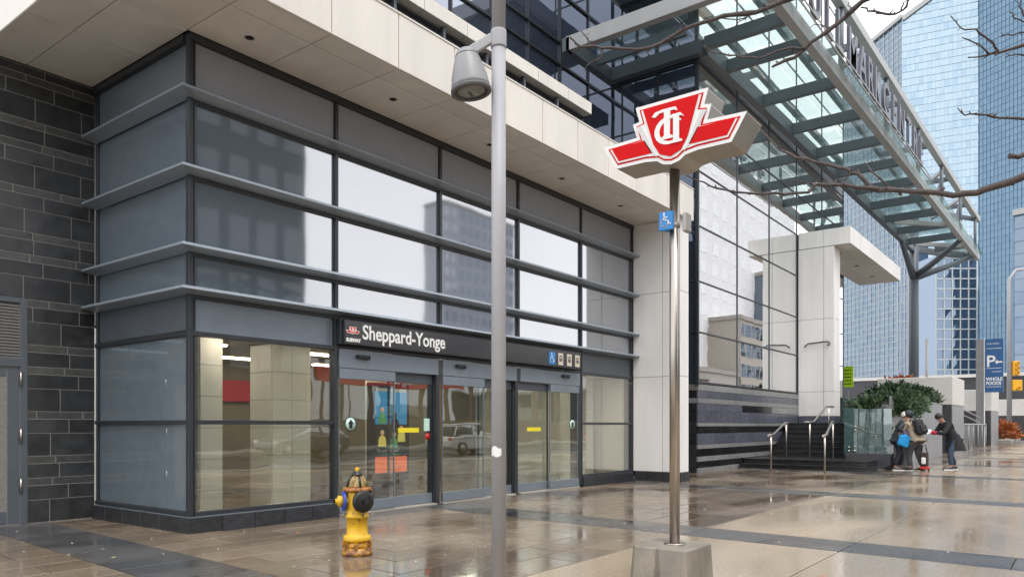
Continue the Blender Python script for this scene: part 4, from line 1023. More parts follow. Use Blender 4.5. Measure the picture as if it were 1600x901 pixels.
    # hands with fingers
    for (e, h) in arms:
        e, h = Vector(e), Vector(h); d = (h - e).normalized(); sx = d.cross(Vector((0, 0, 1))).normalized(); dn = sx.cross(d) * -1
        V = [h, h + d * .085]; Rr = [(.03, .02), (.042, .017)]; E_ = [(0, 1)]
        hd = skin(V, E_, Rr, 'hand', skinm, p, 1)
        for k, L in enumerate((.065, .078, .072, .055)):
            o_ = sx * (-.03 + .02 * k); a = h + d * .08 + o_
            MB().tube([a, a + d * L * .5 - Vector((0, 0, .008)), a + d * L * .8 - Vector((0, 0, .035))], [.0095, .009, .007], 6).build('finger', skinm, hd)
        a = h + d * .03 - sx * .035
        MB().tube([a, a + d * .03 - sx * .025, a + d * .065 - sx * .02 - Vector((0, 0, .01))], [.012, .011, .008], 6).build('thumb', skinm, hd)
    if hat or hood or hair:
        m = MB(); mm = hat or hood or hair
        rr = .118 if not hood else .135
        V = []; n, k_ = 16, 7
        bk = -hf; upv = Vector((0, math.sin(headpitch), math.cos(headpitch)))
        for i in range(k_):
            ph = rad(90 - i * (105 if not hood else 130) / (k_ - 1)) if True else 0
            for j in range(n):
                t = 2 * math.pi * j / n
                q = Vector((math.cos(t) * math.cos(ph) * rr * .92, 0, 0)) + hf * (math.sin(t) * math.cos(ph) * rr) + upv * (math.sin(ph) * rr * 1.08)
                lift = max(0, math.sin(t)) * (.05 if i == k_ - 1 else .0) * (2.2 if hood else 1.4)
                V.append(hc + q + upv * (.035 + lift) - hf * .008)
        F = []
        for i in range(k_ - 1):
            for j in range(n): F.append((i * n + j, i * n + (j + 1) % n, i * n + n + (j + 1) % n, i * n + n + j))
        F.append(tuple(range(n))); m.add(V, F, 0, True)
        m.build('hat' if hat else ('hood' if hood else 'hair'), mm, p)
    p.location = loc; p.rotation_euler = (0, 0, rz); p.scale = (1.06, 1.06, 1.06); ORG[p.name] = Vector(loc)
    return p
jblack = mat('black wool', (.022, .022, .026), .85, var=.25, scale=20, bump=.3); jnavy = mat('navy nylon', (.014, .018, .03), .55, var=.2)
jbeige = mat('beige nylon', (.36, .29, .21), .7, var=.15, scale=9); tgy = mat('grey trousers', (.075, .073, .078), .85, var=.2); jean = mat('blue denim', (.045, .075, .12), .85, var=.4, scale=14)
whitehat = mat('white knit', (.72, .68, .6), .9, var=.2, scale=30, bump=.4)
LEFT = TH                              # rotation that faces the left of the picture
pC = person('man in long black coat, black beanie and blue jeans leaning to the left', (27.3, 3.38, 0), LEFT, 30, [((-.26, .42, 1.08), (-.16, .64, 1.10)), ((.24, .40, 1.08), (.1, .66, 1.12))], jblack, jean, M['hblack'], hat=M['hblack'], coat=.36, stance=.05, headpitch=.75, girth=1.08)
pB = person('person in beige jacket and white hat wearing a black backpack seen from behind', (25.95, 4.20, 0), LEFT - rad(66), 24, [((-.26, .30, 1.06), (-.22, .44, 1.0)), ((.42, .12, 1.08), (.66, .22, 1.12))], jbeige, tgy, M['hblack'], hat=whitehat, stance=.03, headpitch=.55, girth=1.1)
pA = person('person in hooded navy jacket bending towards the person in beige', (26.02, 4.74, 0), LEFT + rad(165), 18, [((-.26, .36, 1.08), (-.15, .5, 1.0)), ((.34, -.03, 1.2), (.34, .11, 1.13))], jnavy, jnavy, M['hblack'], hood=jnavy, stance=.02, headpitch=.6)
# things they carry
def world_of(root, v): return Vector(root.location) + 1.06 * (Matrix.Rotation(root.rotation_euler.z, 3, 'Z') @ Vector(v))
bpk = thing('backpack', 'black backpack on the back of the person in beige', 'backpack', (0, 0, 0))
MB().cbox(0, 0, 0, .36, .19, .50, .07).build('pack', jblack, bpk, bevel=.03); MB().cbox(0, -.11, -.09, .27, .07, .24, .03).build('pocket', jblack, bpk, bevel=.015)
for s_ in (-1, 1): MB().tube([(.12 * s_, .08, -.2), (.14 * s_, .16, .0), (.13 * s_, .22, .2), (.12 * s_, .12, .28), (.1 * s_, .05, .22)], .022, 6).build('strap', jblack, bpk)
bpk.location = world_of(pB, (0, -.11, 1.27)); bpk.rotation_euler = (rad(-24), 0, pB.rotation_euler.z)
bag = thing('blue_bag', 'bright blue bag held by the person in the navy hood', 'bag', (0, 0, 0))
MB().prism([(-.2, -.18), (.16, -.2), (.2, .12), (.0, .2), (-.2, .12)], lambda u, v, d: (u, d, v), -.06, .06).build('bag_body', mat('cyan bag', (.02, .32, .72), .45, var=.15, scale=9), bag, bevel=.04)
MB().tube([(-.1, 0, .17), (-.06, 0, .28), (.06, 0, .28), (.1, 0, .16)], .012, 6).build('handle', M['hblue'], bag)
bag.location = (25.73, 4.49, .93); bag.rotation_euler = (.1, .25, LEFT - rad(90) + rad(15))
pp = thing('paper', 'white sheet of paper held between the two standing people', 'paper', (0, 0, 0))
MB().prism([(-.14, -.09), (.14, -.09), (.14, .09), (-.14, .09)], lambda u, v, d: (u, v, d + .03 * u), 0, .004).build('sheet', M['signwhite'], pp)
pp.location = world_of(pB, (.82, .26, 1.13)); pp.rotation_euler = (rad(50), 0, LEFT - rad(90))
mit = thing('red_mitten', 'red knitted mitten on the hand of the man in black coat', 'mitten', (0, 0, 0))
MB().lathe([(.03, -.02), (.055, .03), (.062, .1), (.05, .17), (.02, .2)], (0, 0, 0), (0, 1, 0), 12).lathe([(.02, 0), (.024, .05), (.012, .08)], (.05, .06, 0), (.5, .8, 0), 8).build('mitten_body', mat('red knit', (.45, .02, .05), .9, var=.2, scale=30), mit)
mit.location = world_of(pC, (-.16, .56, 1.10)); mit.rotation_euler = (0, 0, LEFT)
cup = thing('coffee_cup', 'white paper coffee cup on the concrete wedge beside the glass guard', 'cup', (26.62, 4.82, .9))
MB().lathe([(.028, 0), (.043, .12)], (26.62, 4.82, .92), (0, 0, 1), 14).build('cup_body', M['signwhite'], cup); MB().lathe([(.046, 0), (.046, .014), (.038, .02)], (26.62, 4.82, 1.04), (0, 0, 1), 14).build('lid', M['stripe'], cup)
tr_ = thing('cardboard_tray', 'orange brown cardboard tray under the coffee cup', 'tray', (26.62, 4.74, .9))
MB().box(26.5, 26.75, 4.58, 4.9, .9, .912).box(26.5, 26.512, 4.58, 4.9, .912, .95).box(26.738, 26.75, 4.58, 4.9, .912, .95).build('tray_body', mat('cardboard', (.45, .19, .07), .8), tr_)
tr2 = thing('shopping_trolley', 'small dark trolley bag with white bundle and red base on the wet paving', 'trolley', (25.9, 3.95, 0))
MB().cbox(25.95, 3.98, .36, .2, .22, .42, .03).build('bag_body', mat('brown bag', (.045, .03, .025), .7), tr2); MB().cbox(25.93, 3.96, .1, .26, .24, .08, .03).build('base', M['inred'], tr2)
MB().tube([(25.95, 4.05, .56), (25.95, 4.03, .78), (25.95, 3.95, .8), (25.95, 3.9, .56)], .016, 6).build('handle', M['hblack'], tr2)
for y in (3.86, 4.06): MB().lathe([(.05, -.02), (.05, .02)], (25.93, y, .05), (0, 1, 0), 12).build('wheel', M['hblack'], tr2)
MB().cbox(25.81, 3.98, .32, .07, .12, .2, .03).build('bundle', M['signwhite'], tr2, bevel=.02)

# ------------------------------------------------------------------ fire hydrant
HX, HY_ = 5.46, 6.30
hy = thing('fire_hydrant', 'yellow fire hydrant with blue and black caps and rusty base on the pavement', 'fire hydrant', (HX, HY_, 0))
c = (HX, HY_, 0)
MB().lathe([(.165, 0), (.165, .035), (.155, .04), (.15, .075), (.128, .085)], c, (0, 0, 1), 20).build('base_flange', M['rusty'], hy)
for k in range(8):
    t = 2 * math.pi * k / 8; MB().lathe([(.02, 0), (.02, .075)], (HX + .14 * math.cos(t), HY_ + .14 * math.sin(t), .07), (0, 0, 1), 6, smooth=False).build('bolt', M['rusty'], hy)
MB().lathe([(.135, .085), (.14, .1), (.115, .17), (.112, .17)], c, (0, 0, 1), 24).build('lower_collar', M['rusty'], hy)
MB().lathe([(.142, .15), (.148, .165), (.148, .205), (.122, .215), (.112, .225), (.112, .40), (.128, .405), (.128, .425), (.112, .44), (.112, .50), (.118, .54), (.118, .66), (.112, .69)], c, (0, 0, 1), 28).build('barrel', M['yellow'], hy)
MB().lathe([(.118, .685), (.152, .69), (.155, .70), (.152, .725), (.11, .735)], c, (0, 0, 1), 24).build('bonnet_flange', M['flange'], hy)
bon = mat('bonnet worn paint', (.30, .215, .09), .6, var=.75, scale=22, bump=.5, bscale=40)
bo = MB().lathe([(.105, .73), (.1, .75), (.085, .80), (.06, .845), (.055, .85)], c, (0, 0, 1), 20).build('bonnet', bon, hy)
for k in range(8):
    t = 2 * math.pi * (k + .5) / 8; MB().tube([(HX + .112 * math.cos(t), HY_ + .112 * math.sin(t), .735), (HX + .094 * math.cos(t), HY_ + .094 * math.sin(t), .80), (HX + .06 * math.cos(t), HY_ + .06 * math.sin(t), .855)], [.012, .013, .01], 6).build('rib', M['hblack'] if k % 2 else bon, bo)
MB().lathe([(.06, .85), (.06, .875), (.045, .88), (.045, .90), (.03, .905)], c, (0, 0, 1), 16).build('weather_cap', M['hblack'], hy)
MB().lathe([(.022, .90), (.024, .93), (.015, .945)], c, (0, 0, 1), 5, smooth=False).build('operating_nut', M['yellow'], hy)
dl = cw(-.93, -.36, 0).normalized(); dr = cw(.62, -.78, 0).normalized()
z = .585
def at3(d, k, zz=z): return Vector((HX, HY_, zz)) + d * k
MB().lathe([(.06, .08), (.06, .13)], at3(dl, 0), dl, 16).build('side_nozzle', M['yellow'], hy)
MB().lathe([(.105, .128), (.108, .135), (.108, .152), (.1, .156)], at3(dl, 0), dl, 22).build('blue_ring', M['hblue'], hy)
MB().lathe([(.058, .156), (.058, .20), (.048, .21), (.03, .212), (.028, .235)], at3(dl, 0), dl, 16).build('side_cap', M['yellow'], hy)
MB().lathe([(.026, .234), (.026, .26)], at3(dl, 0), dl, 5, smooth=False).build('cap_nut', M['hblack'], hy)
MB().lathe([(.085, .08), (.085, .12)], at3(dr, 0), dr, 18).build('pumper_nozzle', M['yellow'], hy)
MB().lathe([(.115, .118), (.12, .125), (.12, .155), (.105, .17), (.06, .175), (.04, .178)], at3(dr, 0), dr, 24).build('pumper_cap', M['hblack'], hy)
MB().lathe([(.03, .175), (.03, .215)], at3(dr, 0), dr, 5, smooth=False).build('cap_nut', M['hblack'], hy)
dq = cw(.9, .45, 0).normalized(); MB().lathe([(.06, .08), (.06, .13), (.07, .135), (.07, .16), (.03, .165)], at3(dq, 0, .62), dq, 16).build('rear_cap', M['hblack'], hy)
for (d, k0) in ((dl, .2), (dr, .16)):
    p0 = at3(d, k0, .52); p1 = at3(d, .118, .45); sag = (p0 + p1) / 2 - Vector((0, 0, .12))
    for k in range(9):
        t = k / 9; a = p0 * (1 - t) ** 2 + sag * 2 * t * (1 - t) + p1 * t * t; t2 = (k + .9) / 9; b = p0 * (1 - t2) ** 2 + sag * 2 * t2 * (1 - t2) + p1 * t2 * t2
        MB().bar(a, b, .012 if k % 2 else .005, .005 if k % 2 else .012).build('chain_link', M['chain'], hy)

# ------------------------------------------------------------------ lamp post in front
lp = thing('lamp_post', 'light grey steel lamp post with bell shaped lantern in the foreground', 'lamp post', (5.16, 4.10, 0))
PX, PY = 5.16, 4.10
MB().lathe([(.064, -.02), (.064, 3.0), (.062, 4.72)], (PX, PY, 0), (0, 0, 1), 28).build('shaft', M['pole'], lp)
MB().lathe([(.068, 4.70), (.069, 4.71), (.069, 4.84), (.068, 4.85)], (PX, PY, 0), (0, 0, 1), 28).build('collar', M['pole'], lp)
MB().lathe([(.0615, 4.85), (.058, 8.2), (.05, 8.3)], (PX, PY, 0), (0, 0, 1), 28).build('upper_shaft', M['pole'], lp)
dl = cw(-1, -.12, 0).normalized(); lc = Vector((PX, PY, 0)) + dl * .285
MB().bar(Vector((PX, PY, 4.79)) + dl * .05, lc + Vector((0, 0, 4.63)), .05, .085).build('arm', M['pole'], lp, bevel=.012)
tilt = (Vector((0, 0, -1)) + dl * .0 + cw(.12, 0, 0)).normalized()
bl = MB().lathe([(.0, -.0), (.06, .005), (.088, .03), (.10, .06), (.128, .14), (.155, .24), (.168, .32), (.172, .355)], lc + Vector((0, 0, 4.675)), tilt, 28).build('lantern', mat('lantern grey', (.26, .26, .27), .42, var=.08, scale=8), lp)
MB().lathe([(.176, .352), (.178, .36), (.176, .385), (.15, .39), (.146, .37)], lc + Vector((0, 0, 4.675)), tilt, 28).build('rim', mat('lantern rim', (.12, .12, .125), .4), lp)
MB().lathe([(.148, .374), (.1, .381), (.03, .384)], lc + Vector((0, 0, 4.675)), tilt, 24).build('lens', M['lens'], lp)
MB().lathe([(.102, .058), (.1035, .06), (.1035, .064), (.102, .066)], lc + Vector((0, 0, 4.675)), tilt, 28).build('seam', M['navy'], lp)
dcam = cw(.25, -1, 0).normalized()
stk = MB(); V = []
for k in range(5):
    t = rad(-60 + 22 * k); d = Matrix.Rotation(t - rad(20), 3, 'Z') @ dcam
    V += [Vector((PX, PY, 1.13 + .01 * math.sin(k * 2))) + d * .0655, Vector((PX, PY, 1.20 + (.02 if k in (1, 2) else 0))) + d * .0655]
stk.add(V, [(2 * k, 2 * k + 2, 2 * k + 3, 2 * k + 1) for k in range(4)]); stk.build('sticker', M['signwhite'], lp)

# ------------------------------------------------------------------ transit pole sign in its concrete block
tx, ty = 5.62, 2.58
tb = thing('sign_footing', 'grey concrete footing block around the foot of the steel sign pole', 'footing', (tx, ty, 0))
m = MB(); h = .44
bot = [(-.27, -.16), (-.27, .03), (-.20, .09), (-.27, .13), (-.27, .30), (-.2, .36), (.25, .36), (.27, .3), (.27, -.1), (.22, -.16)]
top = [(-.26, -.15), (-.26, .085), (-.25, .10), (-.26, .115), (-.26, .29), (-.2, .34), (.24, .34), (.26, .3), (.26, -.1), (.22, -.15)]
n = len(bot)
V = [(tx + x * 1.06, ty + y * 1.06, -.03) for x, y in bot] + [(tx + x, ty + y, h) for x, y in top]
m.add(V, [tuple(range(n)), tuple(range(n, 2 * n))] + [(k, (k + 1) % n, n + (k + 1) % n, n + k) for k in range(n)]); m.build('block', M['damp'], tb, bevel=.012)
ty = 2.65
MB().lathe([(.085, 0), (.085, .012), (.06, .014)], (tx, ty, h), (0, 0, 1), 20).build('base_plate', M['stainless'], tb)
tt = thing('transit_sign', 'red and white winged shield transit sign on a stainless steel pole', 'sign', (tx, ty, h))
MB().lathe([(.041, 0), (.041, 3.12)], (tx, ty, h), (0, 0, 1), 24).build('pole', M['stainless'], tt)
fa, fb, fz = 5.46, 2.605, 3.715
fn = lambda u, v, d: (fa - d, fb - u, fz + v)
sh = MB().prism(EMB['outer'], lambda u, v, d: (fa + d, fb - u, fz + v), .0, .33).build('casing', M['signside'], tt, bevel=.012)
emblem(tt, fn, 1.0, .004)
bsg = thing('accessibility_sign', 'small blue wheelchair sign box clamped to the steel pole', 'sign', (tx, ty, 2.95))
pc('board', tx - .075, tx - .05, ty - .02, ty + .105, 2.965, 3.115, M['signblue'], bsg, .006); pc('box', tx - .05, tx + .02, ty + .05, ty + .085, 2.97, 3.11, M['signblue'], bsg)
wheelchair(bsg, lambda u, v, d: (tx - .0755 - d, ty + .045 - u, 3.045 + v), .15, M['signwhite'])
pc('bracket', tx - .045, tx + .045, ty - .125, ty - .085, 2.94, 3.09, M['signside'], bsg, .008); MB().lathe([(.044, 2.99), (.044, 3.03)], (tx, ty, 0), (0, 0, 1), 20).build('clamp', M['signside'], bsg)

# ------------------------------------------------------------------ bare street tree whose branches hang into the view
tree = thing('bare_tree', 'leafless street tree with knobbly twigs reaching in from the right', 'tree', cw(5.3, 4.4, 0))
tr0 = cw(5.3, 4.4, 0)
MB().tube([tr0 + Vector((0, 0, -.05)), tr0 + Vector((.02, .03, .8)), tr0 + Vector((-.03, .05, 1.8)), tr0 + Vector((.0, .1, 2.9)), tr0 + Vector((.1, .1, 4.3)), tr0 + Vector((.1, .2, 5.6)), tr0 + Vector((.2, .2, 7.2))], [.17, .13, .115, .10, .08, .05, .015], 12).build('trunk', M['bark'], tree)
def branch(pts, r0, r1, twigs=True, base=None, seed=0):
    rr = random.Random(seed); P = [atd(*p) for p in pts]
    if base is not None: P = [base] + P
    Q = []; n = len(P)
    for i in range(n - 1):
        for k in range(3):
            t = k / 3; q = P[i].lerp(P[i + 1], t)
            if i or k: q = q + Vector((rr.uniform(-1, 1), rr.uniform(-1, 1), rr.uniform(-1, 1))) * .009
            Q.append(q)
    Q.append(P[-1]); rs = [r0 + (r1 - r0) * i / (len(Q) - 1) for i in range(len(Q))]
    rs = [q * (1 + .28 * (rr.random() < .25)) for q in rs]
    m = MB().tube(Q, rs, 7)
    if twigs:
        for i in range(2, len(Q) - 1):
            if rr.random() < .75 and (Q[i] - camo.location).length < 9:
                d = Vector((rr.uniform(-1, 1), rr.uniform(-1, 1), rr.uniform(-.5, 1))).normalized(); L = rr.uniform(.012, .045)
                m.tube([Q[i], Q[i] + d * L], [rs[i] * .7, rs[i] * .45], 5)
        m.lathe([(.002, -.008), (r1 * 1.5, 0), (.002, .014)], Q[-1], (Q[-1] - Q[-2]), 6)
    return m.build('branch', M['bark'], tree)
b1 = tr0 + Vector((0, .1, 2.75)); b2 = tr0 + Vector((.08, .1, 4.1)); b3 = tr0 + Vector((.1, .2, 5.2)); b0 = tr0 + Vector((0, .07, 2.3))
branch([(1640, 262, 4.5), (1540, 297, 4.7), (1490, 304, 4.8), (1420, 297, 4.9), (1372, 298, 5.0)], .027, .014, True, b1, 1)
branch([(1372, 298, 5.0), (1340, 272, 5.05), (1315, 262, 5.1), (1285, 255, 5.15), (1245, 245, 5.2), (1220, 235, 5.3), (1190, 205, 5.4)], .015, .006, True, None, 2)
branch([(1385, 297, 5.0), (1320, 288, 5.0), (1275, 290, 4.95), (1262, 303, 4.9), (1210, 303, 4.85), (1145, 300, 4.8), (1110, 292, 4.8), (1075, 275, 4.75)], .013, .004, True, None, 3)
branch([(1390, 296, 5.0), (1365, 270, 5.0), (1352, 255, 5.1)], .008, .003, True, None, 4)
branch([(1440, -60, 5.4), (1365, -8, 5.4), (1320, 25, 5.5), (1285, 55, 5.5), (1240, 90, 5.6), (1208, 104, 5.6)], .024, .008, True, b3, 5)
branch([(1262, 75, 5.55), (1225, 77, 5.6), (1185, 92, 5.6), (1150, 88, 5.65), (1115, 84, 5.7), (1100, 72, 5.7)], .009, .004, True, None, 6)
branch([(1350, -50, 5.2), (1235, 0, 5.3), (1180, 20, 5.35), (1130, 25, 5.4), (1080, 40, 5.4), (1040, 65, 5.5), (1015, 75, 5.5), (985, 78, 5.5), (940, 75, 5.5), (905, 73, 5.5), (892, 60, 5.5)], .020, .006, True, b3, 7)
branch([(943, 75, 5.5), (936, 92, 5.5), (922, 98, 5.5), (915, 108, 5.5)], .007, .003, True, None, 8)
branch([(922, 74, 5.5), (915, 60, 5.5), (909, 50, 5.5)], .006, .003, True, None, 9)
branch([(1620, 68, 5.0), (1560, 82, 5.1), (1543, 86, 5.1), (1515, 90, 5.1)], .014, .004, True, b2, 10)
branch([(1545, 85, 5.1), (1530, 70, 5.1), (1506, 60, 5.1)], .007, .003, True, None, 11)
branch([(1560, 80, 5.1), (1545, 62, 5.1), (1523, 47, 5.1), (1503, 44, 5.1), (1487, 27, 5.1)], .008, .003, True, None, 12)
branch([(1620, 48, 5.2), (1580, 55, 5.2), (1565, 57, 5.2)], .007, .004, True, b2, 13)
branch([(1640, 190, 5.0), (1560, 186, 5.0), (1530, 178, 5.0), (1508, 178, 5.0), (1498, 171, 5.0)], .010, .003, True, b1 + Vector((0, 0, .6)), 14)
branch([(1345, 12, 5.3), (1365, 18, 5.3), (1400, 24, 5.3), (1415, 12, 5.3), (1425, -8, 5.3)], .006, .008, True, None, 15)
branch([(1650, 235, 4.6), (1600, 242, 4.6), (1577, 244, 4.6)], .02, .014, False, b1 + Vector((0, 0, .3)), 16)
branch([(1625, 95, 5.1), (1590, 84, 5.1), (1572, 90, 5.1)], .006, .003, True, None, 18)
branch([(1605, 30, 5.2), (1592, 12, 5.2), (1596, -5, 5.2)], .005, .003, True, None, 19)
branch([(1331, 20, 5.5), (1326, 8, 5.5), (1330, -5, 5.5)], .004, .002, True, None, 20)
branch([(1408, 18, 5.3), (1412, 4, 5.3), (1420, -4, 5.3)], .005, .003, True, None, 21)
branch([(1120, 27, 5.4), (1165, 30, 5.4), (1172, 22, 5.4), (1150, 40, 5.45)], .004, .003, True, None, 22)
branch([(1300, 45, 5.5), (1278, 38, 5.5), (1268, 42, 5.5)], .004, .002, True, None, 23)
branch([(1330, 268, 5.05), (1322, 280, 5.05), (1300, 285, 5.0)], .004, .002, True, None, 24)
branch([(1275, 290, 4.95), (1250, 283, 4.95), (1228, 286, 4.95)], .005, .002, True, None, 25)
branch([(1600, 35, 5.2), (1585, 28, 5.2), (1580, 20, 5.2)], .005, .003, True, None, 17)

# ------------------------------------------------------------------ glass towers in the distance
def tweak(gm_, k):                     # random pane tints stand in for varied reflections
    m = gm_.copy()
    for n in m.node_tree.nodes:
        if n.type == 'BSDF_GLOSSY': c = n.inputs['Color'].default_value; n.inputs['Color'].default_value = (min(1, c[0] * k[0]), min(1, c[1] * k[1]), min(1, c[2] * k[2]), 1)
    return m
def tower(name, label, p0, p1, z0, zt0, zt1, nu, dz, gm_, fm, fw=.12, amp=.012, depth=30, seed=2, group=None, skew=None):
    rr = random.Random(seed); p0, p1 = Vector(p0), Vector(p1); t = thing(name, label, 'skyscraper', (p0.x, p0.y, z0))
    d = (p1 - p0); L = d.length; d.normalize(); nrm = Vector((d.y, -d.x, 0))
    if nrm.dot(-p0) < 0: nrm = -nrm
    bk = -nrm * depth
    V = [p0 - nrm * .3, p1 - nrm * .3, p1 + bk, p0 + bk]; zt = [zt0, zt1, zt1, zt0]
    core = MB().add([(v.x, v.y, z0) for v in V] + [(v.x, v.y, z) for v, z in zip(V, zt)], [(0, 1, 2, 3), (4, 5, 6, 7), (0, 1, 5, 4), (1, 2, 6, 5), (2, 3, 7, 6), (3, 0, 4, 7)])
    core.build('side_wall', gm_, t)
    m = MB(); fr = MB()
    for i in range(nu):
        u0, u1 = L * i / nu, L * (i + 1) / nu; zt_ = zt0 + (zt1 - zt0) * (i + .5) / nu; z = z0
        while z < zt_:
            z1 = min(z + dz, zt_); q = [rr.gauss(0, amp) for _ in range(4)]
            C = [(u0, z), (u1, z), (u1, z1), (u0, z1)]
            m.add([p0 + d * u + Vector((0, 0, zz)) + nrm * qq for (u, zz), qq in zip(C, q)], [(0, 1, 2, 3)], rr.choice((0, 0, 0, 1, 1, 2, 2, 3))); z = z1
    g = m.build('curtain_wall_panes', [gm_] + [tweak(gm_, k) for k in ((.95, .96, .98), (1.04, 1.03, 1.01), (.86, .9, .95))], t); g['kind'] = 'stuff'
    for i in range(nu + 1):
        p = p0 + d * (L * i / nu) + nrm * .1; fr.bar(p + Vector((0, 0, z0)), p + Vector((0, 0, zt0 + (zt1 - zt0) * i / nu)), fw, .12, nrm)
    z = z0
    while z < max(zt0, zt1):
        u0, u1 = 0, L
        if zt1 > zt0 and z > zt0: u0 = L * (z - zt0) / (zt1 - zt0)
        fr.bar(p0 + d * u0 + nrm * .1 + Vector((0, 0, z)), p0 + d * u1 + nrm * .1 + Vector((0, 0, z)), .12, fw); z += dz
    f = fr.build('mullion_grid', fm, t); f['kind'] = 'stuff'
    MB().bar(p0 + nrm * .3 + Vector((0, 0, zt0 + .5)), p1 + nrm * .3 + Vector((0, 0, zt1 + .5)), 1.2, 1.6).build('parapet', M['steellt'], t)
    return t
S2 = 2.0
def cv(xp, Z): return cw((xp - 800) / 1175 * Z * S2, Z * S2, 0)
tgl = glass('tower grid glass', .30, (.1, .1, .1), (.035, .06, .085), 1., wav=.0, gtint=(.46, .57, .67))  # glass tinted per tower face to stand in for what it reflects
tpale = glass('tower pale reflection glass', .68, (.1, .1, .1), (.15, .22, .28), 1., wav=.0, gtint=(.45, .56, .635))
tdeep = glass('tower dark reflection glass', .34, (.1, .1, .1), (.06, .12, .19), 1., wav=.0, gtint=(.31, .44, .56))
tpod = glass('podium glass', .35, (.1, .1, .1), (.04, .07, .11), 1., wav=.0, gtint=(.48, .57, .69))
gridw = mat('mullion pale', (.50, .55, .58), .5, var=.05); gridp = mat('mullion pale blue', (.42, .58, .68), .4, var=.05); gridb = mat('mullion blue', (.16, .28, .38), .5, var=.05)
tower('gridded_tower', 'dark glass tower face with white mullion grid behind the canopy column', cv(1312, 160.7), cv(1410, 140.2), 0, 153, 153, 15, 2.35, tgl, gridw, .26, .02, 40, 3)
tower('pale_tower', 'tall pale blue reflecting glass tower with sloped roof edge', cv(1410, 140.2), cv(1530, 134.9), 0, 152, 167, 18, 2.6, tpale, gridp, .05, .02, 14, 4)
tower('tower_right_face', 'right face of the glass tower with darker reflections put into its blue glass', cv(1530, 134.6), cv(1760, 113), 0, 230, 230, 34, 2.4, tdeep, gridb, .10, .02, 60, 5)
tower('podium_tower', 'lower glass office block toned as a dark reflection with pale window grid below the pale tower', cv(1462, 112), cv(1526, 112), 0, 52, 52, 5, 3.0, tpod, gridw, .32, .05, 12, 6)  # dark reflections on the glass front put into the colour of these two blocks
tower('corner_block', 'small glass block toned as a dark reflection in front of the towers near the canopy column', cv(1403, 126), cv(1425, 124), 0, 64, 64, 4, 3.0, tpod, gridw, .25, .05, 10, 7)
tower('right_block', 'dark blue office block behind the traffic signals', cv(1584, 105), cv(1700, 98), 0, 60, 60, 6, 3.5, tpod, gridb, .2, .05, 14, 8)
# street wall that closes the far end of the terrace
fw_ = thing('far_wall', 'low dark wall with pale coping behind the granite blocks', 'wall', (110, 8, 0))
pc('wall_body', 110, 111, -2, 40, 0, 7.4, M['graniteD'], fw_); pc('coping', 109.8, 111.2, -2.2, 40.2, 7.4, 7.8, M['whitestone'], fw_)

# ------------------------------------------------------------------ the opposite side of the street (seen in the reflections)
def opp(name, label, a0, a1, b, h, wallm, nu, nz, wfrac, wm, depth=16, zb=0., sillz=4.):
    t = thing(name, label, 'building', (a0, b, 0), 'buildings across the street')
    MB().box(a0, a1, b - depth, b, -.1, h).build('wall', wallm, t)
    MB().box(a0 - .2, a1 + .2, b - depth - .2, b + .25, h, h + .6).build('roof', M['concrete'], t)
    W_ = (a1 - a0) / nu; H_ = (h - sillz) / nz
    for i in range(nu):
        for j in range(nz):
            x0 = a0 + W_ * i + W_ * (1 - wfrac) / 2; z0 = sillz + H_ * j + H_ * .2
            pc('window', x0, x0 + W_ * wfrac, b - .05, b + .04, z0, z0 + H_ * .62, wm, t, .01)
    return t
wgl = glass('opposite window', .3, (.1, .1, .1), (.04, .05, .06), 1., wav=.003)
wdk = glass('dark window', .05, (.1, .1, .1), (.07, .085, .1), 1.)
wdk2 = glass('apartment window', .3, (.1, .1, .1), (.2, .24, .3), 1., wav=0)
wlt = mat('bright window', (.88, .88, .86), .25)
opp('dark_office', 'dark grey office block across the street', 20, 29.3, -20, 34, mat('dark cladding', (.05, .06, .07), .5), 5, 9, .7, wdk)
lowb = opp('bank_building', 'low brown bank building with red sign band across the street', 29.4, 50, -20, 6.8, mat('brown brick', (.16, .12, .09), .7), 8, 1, .8, wgl, sillz=.6)
pc('sign_band', 30, 44, -19.95, -19.8, 4.1, 5.3, M['inred'], lowb)
text_mb('CIBC Banking Centre', .9, lambda u, v, d: (42.5 - u, -19.78 + d, 4.4 + v), .03).build('lettering', M['signwhite'], lowb)
opp('slab_tower', 'grey apartment tower with many windows across the street', 128.5, 156, -100, 53, mat('grey render', (.46, .47, .52), .6), 10, 14, .5, wdk2, depth=6)
opp('shop_row', 'low shops with dark fronts across the street', 50.3, 92, -20, 7.2, mat('shop brick', (.20, .15, .12), .7), 12, 1, .75, wgl, sillz=.5)
opp('west_office', 'dark tower further along the street', 78, 88, -20.5, 40, mat('slate cladding', (.07, .08, .09), .5), 5, 10, .6, wgl, depth=8)
opp('white_block', 'large white block with bright windows across the street', 100, 150, -27, 58, mat('white render', (.80, .79, .80), .6), 12, 14, .5, wlt, sillz=14)
opp('tan_office', 'tan office block with banded windows across the street', 108, 127, -22, 17, mat('tan stone', (.40, .36, .31), .6), 9, 5, .85, wgl, sillz=2)
opp('slate_office', 'slate blue office block beyond the tan one across the street', 128, 139, -22, 27, mat('slate blue', (.12, .15, .19), .5), 5, 8, .8, wgl, sillz=2)
opp('corner_shops', 'low shops with blue fascia at the far corner across the street', 89, 107, -22, 8.5, mat('pale brick', (.4, .36, .33), .6), 8, 1, .8, wgl, sillz=.6)
opp('left_office', 'grey office block across the street to the left', -40, 4, -22, 16, mat('grey stone', (.2, .2, .2), .6), 10, 4, .6, wgl)

